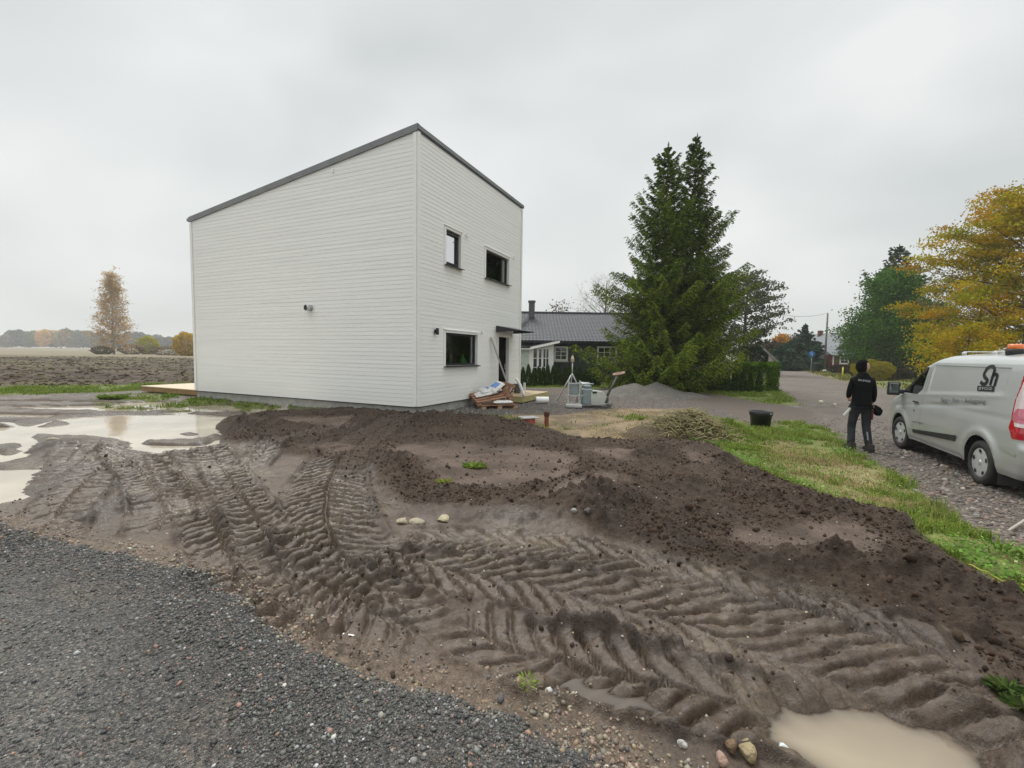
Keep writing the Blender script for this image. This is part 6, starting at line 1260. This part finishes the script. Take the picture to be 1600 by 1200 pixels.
m = MB(); m.prism([(-2.3, 62.0-66-.9), (-2.3, -3.9)][:0] or [(-3.9, 0), (-3.9, 2.2), (.6, 2.2), (.6, 0)], -5.6, -4.0); m.build('veranda_wall', M_REDP, t)
m = MB(); m.add([(-4.3, -6.0, 2.15), (1.0, -6.0, 2.15), (1.0, -3.9, 3.1), (-4.3, -3.9, 3.1), (-4.3, -6.0, 2.05), (1.0, -6.0, 2.05), (1.0, -3.9, 3.0), (-4.3, -3.9, 3.0)], [(0, 1, 2, 3), (4, 7, 6, 5), (0, 4, 5, 1), (0, 3, 7, 4), (1, 5, 6, 2)]); m.build('veranda_roof', M_GROOF, t)
bwin(-3.0, -1.75, .95, 2.0, -5.64, t, 2, 2, False, .16)
m = MB(); m.box((-3.85, -5.63, 1.1), (.14, .06, 2.2)); m.box((.55, -5.63, 1.1), (.14, .06, 2.2)); m.build('corner_board', M_TRIM, t)
m = MB(); m.box((-.3, 2.5, zr2+.1), (.5, .5, .9)); m.build('chimney', mat('brick_chimney', (.16, .06, .045), .8), r_)
c1 = at_depth(1184, 570, 60); t, r_ = cottage('cream_house', 'cream gabled house partly hidden by the dark round bush', c1[0]-1.2, 62, 5.0, 7, 1.4, 3.6, mat('cream_boards', (.55, .50, .42), .7), mat('pale_roof', (.36, .34, .33), .6))
bwin(1.0, 1.7, .3, 1.1, -3.53, t, 2, 2, False, .1)
# pole, wires, sign, bin, marker
x, y = at(1288, 578, 60); t = thing('utility_pole', 'tall grey wooden pole at the junction beside the red cottage', 'pole', (x, y, 0)); zt = at_depth(1288, 490, 60)[2]
m = MB(); m.tube([(0, 0, -.3), (0, 0, zt)], [.15, .10], 10); m.build('shaft', mat('pole_wood', (.14, .13, .12), .85), t)
m = MB(); m.lathe([(.001, .16), (.03, .15), (.04, .05), (.02, 0)], 10, (0, 0, zt-.02)); m.build('insulator', M_BLACKP, t)
e2 = at_depth(1130, 520, 38); mid = [(x+(e2[0]-x)*f, y+(e2[1]-y)*f, zt+.1+(e2[2]+3.2-zt)*f-1.1*4*f*(1-f)) for f in np.linspace(0, 1, 20)]; m = MB(); m.tube(mid, .018, 4); tag(m.build('overhead_wire', mat('wire', (.12, .12, .12), .6)), 'thin wire strung from the wooden pole over the road junction', 'wire')
x, y = at(1267, 577, 56); t = thing('road_sign', 'round blue road sign with a white figure on a thin post', 'road sign', (x, y, 0)); zc = at_depth(1267, 554, 56)[2]
m = MB(); m.tube([(0, 0, -.1), (0, 0, zc+.3)], .035, 8); m.build('post', M_METAL, t)
m = MB(); m.lathe([(.001, 0), (.40, 0), (.40, .02), (.001, .02)], 28, (0, -.06, zc), 'Y'); pl = m.build('sign_plate', mat('sign_blue', (.02, .16, .50), .4, var=.03), t)
m = MB(); m.box((0, -.066, zc-.06), (.07, .008, .26)); m.box((0, -.066, zc+.14), (.10, .008, .09)); m.box((0, -.064, zc-.02), (.24, .008, .05)); m.build('symbol', M_TRIM, pl)
x, y = at(1275.5, 578, 55); t = thing('wheelie_bin', 'dark green wheelie bin beside the blue sign', 'bin', (x, y, 0)); m = MB(); m.add([(-.26, -.26, .05), (.26, -.26, .05), (.26, .26, .05), (-.26, .26, .05), (-.34, -.34, 1.0), (.34, -.34, 1.0), (.34, .36, 1.05), (-.34, .36, 1.05)], [(3, 2, 1, 0), (4, 5, 6, 7), (0, 1, 5, 4), (1, 2, 6, 5), (2, 3, 7, 6), (3, 0, 4, 7)]); m.build('body', mat('bin_green', (.012, .035, .025), .5), t)
m = MB(); m.box((0, 0, 1.07), (.74, .78, .06), rot=rxyz(.06, 0, 0), bev=.02); m.build('lid', M_BLACKP, t); m = MB(); m.lathe([(.001, -.3), (.10, -.3), (.10, -.24), (.03, -.23), (.03, .23), (.10, .24), (.10, .3), (.001, .3)], 14, (0, .3, .1), 'X'); m.build('wheel', M_BLACKP, t)
x, y = at(1316, 592, 38); zt = at_depth(1316, 574, 38)[2]; t = thing('marker_post', 'short yellow marker post on the grass verge', 'marker post', (x, y, -.02)); m = MB(); m.tube([(0, 0, 0), (0, 0, zt)], .055, 10); m.build('post', mat('marker_yellow', (.62, .60, .04), .5), t); m = MB(); m.lathe([(.056, 0), (.056, .03), (.02, .06), (.001, .062)], 10, (0, 0, zt)); m.build('cap', mat('marker_cap', (.45, .42, .03), .5), t)
# yellow cord on the verge
pts = [g(*p) for p in ((1512, 903), (1530, 910), (1547, 912), (1572, 919), (1600, 922), (1640, 926))]; m = MB(); m.tube([(a, b, gz(a, b)+.03) for a, b in spline(pts, 24)], .004, 5); tag(m.build('barrier_cord', mat('cord_yellow', (.55, .50, .08), .6)), 'thin yellow cord lying along the grass edge at the right', 'cord')
# ================================================================== loose stuff
r = np.random.default_rng(55)
def sample(n, x0, x1, y0, y1, pw=1.0):
    y = y0*(y1/y0)**(r.uniform(0, 1, n)**pw); return r.uniform(x0, x1, n), y
M_STONE = attr_mat('gravel_stone', .62, spec=.5)
# drive gravel
x, y = sample(260000, -5.2, 2.6, 1.5, 5.2, .95); sg_ = field_at('sg', x, y); k = (field_at('grav', x, y) > .45) & (np.abs(x) < y*1.22+.2) & (r.random(len(x)) < np.clip(.12+1.0*ss(-.1, .35, fbm(x, y, 1.1, 3, 66)-.5*np.exp(-((sg_+1.0)/.32)**2)-.4*np.exp(-((sg_+2.5)/.35)**2))+.7*ss(-.55, -.1, sg_), 0, 1)); x, y = x[k][:72000], y[k][:72000]; n = len(x)
s = r.gamma(2.6, .00165, n).clip(.0025, .016)*(1+.11*y); c = palette(n, [(.045, .045, .042), (.072, .071, .065), (.115, .11, .10), (.20, .195, .18), (.26, .16, .12), (.42, .41, .39)], [4, 5, 4, 1.5, .55, .22], r)
S = np.stack([s, s*r.uniform(.65, .95, n), s*r.uniform(.4, .7, n)], 1); o = scatter('gravel_stones', ROCK0, ICOF0, np.stack([x, y, ground_z(x, y)+s*.2], 1), S, c, M_STONE, r, .7); tag(o, 'loose dark and reddish chippings covering the gravel drive', 'gravel', None, 'stuff')
# stony edge
x, y = sample(90000, -5.5, 3.2, 1.5, 5.6); sg_ = field_at('sg', x, y); k = (sg_ > -.05) & (sg_ < .62+.25*vnoise(x*2, y*2, 3)) & (r.random(len(x)) < np.clip(1.25-sg_*3.6, .03, 1)*(.25+.9*ss(-.2, .3, fbm(x, y, 2.5, 3, 67)))) & (field_at('pool2', x, y) > .05); x, y = x[k][:17000], y[k][:17000]; n = len(x)
s = r.gamma(2.4, .0031, n).clip(.003, .020); c = palette(n, [(.25, .18, .13), (.30, .21, .16), (.23, .19, .13), (.15, .125, .105), (.28, .25, .18), (.10, .09, .085), (.45, .41, .35)], [3, 2, 3.5, 3, 1.5, 1.5, .2], r)
S = np.stack([s, s*r.uniform(.6, .95, n), s*r.uniform(.45, .75, n)], 1); o = scatter('edge_stones', ROCK0, ICOF0, np.stack([x, y, ground_z(x, y)+s*.12], 1), S, c, M_STONE, r, .7); tag(o, 'reddish and brown stones along the edge of the drive', 'stones', None, 'stuff')
# coarse rubble under and before the van
x, y = sample(90000, 3.2, 15, 2.0, 15, .9); sd = field_at('road', x, y); k = (sd > .3) & (x < y*1.5) & (y < 14) & (r.random(len(x)) < 1.15-y/15); x, y = x[k][:34000], y[k][:34000]; n = len(x)
s = r.gamma(2.4, .0082, n).clip(.006, .06); c = palette(n, [(.14, .112, .092), (.19, .155, .13), (.10, .080, .066), (.25, .22, .19), (.18, .125, .10), (.34, .31, .27)], [4, 3, 3.5, 1.0, 1.4, .35], r)
S = np.stack([s, s*r.uniform(.6, .95, n), s*r.uniform(.35, .6, n)], 1); o = scatter('road_stones', ROCK0, ICOF0, np.stack([x, y, ground_z(x, y)+s*.05], 1), S, c, M_STONE, r, .45); tag(o, 'coarse crushed stone on the road around the van', 'stones', None, 'stuff')
# fine gravel at the house
x, y = sample(60000, -12, 7, 10, 20); k = (field_at('hg', x, y)+field_at('yard', x, y) > .5); x, y = x[k][:13000], y[k][:13000]; n = len(x); s = r.gamma(3, .006, n).clip(.006, .04); c = palette(n, [(.13, .13, .13), (.18, .175, .17), (.10, .095, .09), (.26, .25, .24)], [3, 3, 2, 1], r)
S = np.stack([s, s*.8, s*.55], 1); o = scatter('yard_gravel', ROCK0, ICOF0, np.stack([x, y, ground_z(x, y)+s*.1], 1), S, c, M_STONE, r); tag(o, 'grey gravel spread along the walls of the white house', 'gravel', None, 'stuff')
# soil clods
M_CLOD = attr_mat('soil_clod', .95, spec=.15, bump=.006, bs=60)
x, y = sample(150000, -7, 7, 1.9, 12, .9); w = field_at('soil', x, y)*(1-.93*field_at('flat', x, y))+.17*field_at('mud', x, y)*(1-field_at('rut', x, y))*ss(0, .3, fbm(x, y, 1.8, 2, 34))+.6*field_at('rim', x, y)+.10*field_at('rut', x, y)
w = w*(.25+1.3*ss(-.2, .35, fbm(x, y, 1.4, 3, 33))); k = (r.random(len(x)) < w) & (field_at('pool', x, y) > .05) & (field_at('pool2', x, y) > .05); x, y = x[k][:52000], y[k][:52000]; n = len(x)
ms = field_at('soil', x, y) > .4; s = r.gamma(1.7, .0052, n).clip(.004, .05)*np.where(ms, 1, .72); c = np.where(ms[:, None], palette(n, [(.054, .036, .025), (.072, .049, .035), (.040, .027, .019)], [3, 2, 2], r), palette(n, [(.085, .062, .047), (.058, .042, .033), (.12, .09, .065)], [2, 3, 1], r))
S = np.stack([s, s*r.uniform(.7, 1, n), s*r.uniform(.55, .85, n)], 1); o = scatter('soil_clods', ROCK0, ICOF0, np.stack([x, y, ground_z(x, y)+s*.15], 1), S, c, M_CLOD, r, pi); tag(o, 'crumbly dark clods scattered over the heaped topsoil', 'soil clods', None, 'stuff')
x, y = r.uniform(-75, -5, 26000), 18+62*r.uniform(0, 1, 26000)**1.6; k = field_at('field', x, y) > .5; x, y = x[k], y[k]; n = len(x); s = r.gamma(2.2, .024, n).clip(.02, .2)
o = scatter('field_clods', ROCK0, ICOF0, np.stack([x, y, ground_z(x, y)+s*.1], 1), np.stack([s*1.5, s*.8, s*.6], 1), palette(n, [(.072, .050, .033), (.10, .073, .050), (.052, .037, .026), (.11, .11, .045)], [3, 2, 2, 1.2], r), M_CLOD, r, .5); tag(o, 'turned clods of the ploughed field', 'clods', None, 'stuff')
# pale grit
x, y = sample(5000, -6, 7, 1.9, 11); k = (field_at('soil', x, y)+field_at('mud', x, y) > .5) & (field_at('pool', x, y) > .1); x, y = x[k][:900], y[k][:900]; n = len(x); s = r.gamma(2, .0026, n).clip(.003, .014); c = palette(n, [(.5, .48, .44), (.35, .32, .27), (.4, .33, .2)], [1, 2, 1], r)
o = scatter('pale_grit', ROCK0, ICOF0, np.stack([x, y, ground_z(x, y)+s*.3], 1), np.stack([s, s*.8, s*.6], 1), c, M_STONE, r); tag(o, 'tiny pale stones dotted over the mud', 'grit', None, 'stuff')
# grass
M_GRASS = attr_mat('grass_blade', .75, .3, .1)
def grass(name, label, x, y, hmin, hmax, w, pal, wts, lean=.6):
    n = len(x); h = r.uniform(hmin, hmax, n)*(.45+1.1*vnoise(x*1.7, y*1.7, 8))*(.6+.8*vnoise(x*7, y*7, 81)); a = r.uniform(0, 2*pi, n); ln = r.uniform(.1, 1, n)*lean*h; z = ground_z(x, y)-.005; P = np.stack([x, y, z], 1); d = np.stack([np.cos(a), np.sin(a), 0*a], 1); wv = np.stack([-np.sin(a+r.normal(0, .5, n)), np.cos(a), 0*a], 1)*(w*r.uniform(.6, 1.4, n))[:, None]
    m_ = P+d*(ln*.35)[:, None]+np.stack([0*h, 0*h, h*.62], 1); tpt = P+d*ln[:, None]*1.25+np.stack([0*h, 0*h, h*.92], 1)
    V = np.stack([P-wv, P+wv, m_+wv*.7, m_-wv*.7, tpt, tpt+wv*.05], 1).reshape(-1, 3); b = (np.arange(n)*6)[:, None]; Fa = np.concatenate([b+np.array([[0, 1, 2, 3]]), b+np.array([[3, 2, 5, 4]])]); pn = vnoise(x*.9+5, y*.9, 15)
    c = palette(n, pal, wts, r); c2 = palette(n, pal[::-1], wts, r); c = np.where((pn > .55)[:, None], c, c*.75+c2*.25); o = npmesh(name, V, Fa, M_GRASS, None, np.repeat(c, 6, axis=0)); tag(o, label, 'grass', None, 'stuff'); return o
GP = [(.115, .195, .024), (.175, .255, .034), (.26, .30, .055), (.36, .30, .11), (.07, .125, .02)]
x, y = sample(520000, 1.5, 12, 1.8, 13, .85); vg = field_at('verge', x, y); st_ = field_at('straw', x, y); cl = vnoise(x*2.2, y*2.2, 71)*.6+vnoise(x*6, y*6, 72)*.4; k = (r.random(len(x)) < vg*(1-.85*st_)*ss(.36, .56, cl)) & (x < y*2.6); x1, y1 = x[k][:130000], y[k][:130000]
grass('grass', 'bright green grass and weeds on the verge beside the topsoil', x1, y1, .03, .11, .0045, GP, [4, 4, 2.2, 1.0, 2], 1.0)
k = (r.random(len(x)) < vg*(.10+.6*st_)) & (x < y*1.4); x1, y1 = x[k][:24000], y[k][:30000]; grass('dry_grass', 'flattened straw coloured dry grass on the verge', x1, y1, .02, .06, .004, [(.36, .29, .15), (.28, .21, .10), (.20, .17, .07)], [3, 2, 2], 2.2)
x, y = sample(520000, -34, 14, 9, 27, .9); gw = np.maximum.reduce([field_at('weed', x, y), field_at('grass', x, y)*(field_at('verge', x, y) < .3)*(y < 26)]); cl = vnoise(x*1.2, y*1.2, 73)*.6+vnoise(x*4, y*4, 74)*.4; k = (r.random(len(x)) < gw*ss(.28, .5, cl)) & ((y < 24) | (x > -3)); x1, y1 = x[k][:70000], y[k][:70000]
grass('weeds', 'patchy green weeds along the house and the field edge', x1, y1, .03, .12, .009, GP, [4, 4, 1.5, .5, 3], .9)
x, y = sample(40000, -1, 5, 9, 15); k = (r.random(len(x)) < .9*field_at('sand', x, y)*ss(.3, .6, vnoise(x*1.5, y*2.5, 91))); x1, y1 = x[k][:15000], y[k][:15000]; grass('straw', 'pale dead straw lying on the bare sandy ground', x1, y1, .015, .04, .004, [(.44, .35, .20), (.30, .23, .12), (.14, .20, .03), (.10, .07, .04)], [4, 3, 1.6, 2], 3.0)
x = r.uniform(14, 62, 60000); y = r.uniform(26, 68, 60000); k = (field_at('road', x, y) < .3) & (r.random(60000) < ss(.25, .6, vnoise(x*.6, y*.6, 99))); grass('verge_grass', 'rough autumn grass on the far side of the road', x[k][:26000], y[k][:26000], .10, .22, .03, [(.14, .18, .04), (.20, .20, .06), (.24, .16, .07), (.10, .13, .03)], [3, 2, 1.6, 2], .9)
# broad leaved weeds between the blades
x, y = sample(120000, 1.5, 12, 1.8, 12, .85); cl = vnoise(x*1.6, y*1.6, 171)*.6+vnoise(x*5, y*5, 172)*.4; k = (r.random(len(x)) < field_at('verge', x, y)*(1-.7*field_at('straw', x, y))*ss(.48, .62, cl)) & (x < y*1.4); x1, y1 = x[k][:16000], y[k][:16000]; n = len(x1)
P = np.stack([x1, y1, ground_z(x1, y1)+r.uniform(.02, .09, n)], 1); D = r.normal(0, 1, (n, 3)); D[:, 2] *= .35; Wv_ = np.stack([0*x1, 0*x1, 0*x1+1], 1)+r.normal(0, .3, (n, 3)); o = quads(P, D, Wv_, r.uniform(.025, .06, n), .022, 'clover', M_GRASS, None, palette(n, [(.12, .24, .035), (.18, .31, .055), (.08, .16, .03), (.38, .44, .20)], [4, 3, 2, .4], r)); tag(o, 'bright broad leaved weeds in patches on the verge', 'weeds', None, 'stuff')
# heap of roots: twisted dry stems
hx = RHX+r.normal(.12, .42, 900); hy = RHY+r.normal(.0, .28, 900); m = MB()
hz = np.array([gz(a, b) for a, b in zip(hx, hy)])+np.clip(.50-np.abs(hx-RHX-.12)*.42-np.abs(hy-RHY)*.5, 0, .5)
for i in range(760):
    a = r.uniform(0, 2*pi); l = r.uniform(.12, .42); up = r.uniform(-.05, .22); p = np.array([hx[i], hy[i], hz[i]]); q = p+np.array([cos(a)*l, sin(a)*l*.6, up*.55]); mid_ = (p+q)/2+np.array([r.normal(0, .04), r.normal(0, .04), .05]); m.tube([p, mid_, q], [.009, .008, .003], 4, False)
tag(m.build('dead_roots', mat('dry_roots', (.26, .22, .11), .8, var=.4, vs=3)), 'tangle of dry roots and stems lying over the turf heap', 'roots', None, 'stuff')
x1, y1 = hx, hy; n = 900; P = np.stack([hx, hy, hz+.03], 1); quads(P, r.normal(0, 1, (n, 3)), r.normal(0, 1, (n, 3)), .13, .035, 'heap_leaves', M_GRASS, None, palette(n, [(.16, .17, .04), (.24, .20, .08), (.10, .12, .03)], [2, 2, 2], r)); tag(bpy.data.objects['heap_leaves'], 'withered green and yellow leaves on the turf heap', 'leaves', None, 'stuff')
# single weeds
def weed(px, py, rad_, nb_, h, label, c=((.12, .20, .03), (.17, .22, .04))):
    cx, cy = g(px, py); z = gz(cx, cy); a = r.uniform(0, 2*pi, nb_); l = r.uniform(.4, 1, nb_)*rad_; P = np.stack([l*np.cos(a)*.6, l*np.sin(a)*.5, h*r.uniform(.1, 1, nb_)], 1); D = np.stack([np.cos(a), np.sin(a), r.uniform(.1, .9, nb_)], 1)
    o = quads(P, D, r.normal(0, 1, (nb_, 3)), rad_*.5, rad_*.13, 'weed', M_GRASS, None, palette(nb_, list(c), [1]*len(c), r)); o.location = (cx, cy, z); tag(o, label, 'weed')
weed(825, 1085, .08, 45, .07, 'small yellow green weed on the stony verge below the grey rut puddle', ((.20, .26, .05), (.26, .30, .08))); weed(741, 738, .26, 120, .035, 'isolated green weed patch in the middle of the smooth soil flat')
weed(694, 763, .16, 90, .04, 'small yellowish weed at the lower edge of the smooth soil flat', ((.22, .24, .05),)); weed(1572, 1090, .13, 150, .03, 'leafy weed clump at the right edge above the ochre puddle', ((.05, .09, .02), (.09, .12, .03))); weed(1598, 1118, .12, 130, .03, 'low weed clump cut by the right frame edge', ((.05, .09, .02), (.09, .12, .03)))
weed(176, 624, .6, 260, .10, 'bright green tussock among the far shallow puddles'); weed(1005, 665, .20, 120, .06, 'green tuft on the pale sand left of the root heap')
# ================================================================== damp autumn air
m = MB(); m.box((0, 300, 13), (3600, 4200, 29)); hzb = m.build('haze', EARTH); tag(hzb, 'thin damp autumn haze fading the far woods', None, None, 'stuff')
hm, t, b = newmat('air'); t.nodes.remove(b); v = N(t, 'ShaderNodeVolumePrincipled'); v.inputs['Color'].default_value = (.93, .95, .97, 1); v.inputs['Density'].default_value = .0006; v.inputs['Anisotropy'].default_value = .2
t.links.new(v.outputs[0], t.nodes['Material Output'].inputs['Volume']); hzb.data.materials.clear(); hzb.data.materials.append(hm)
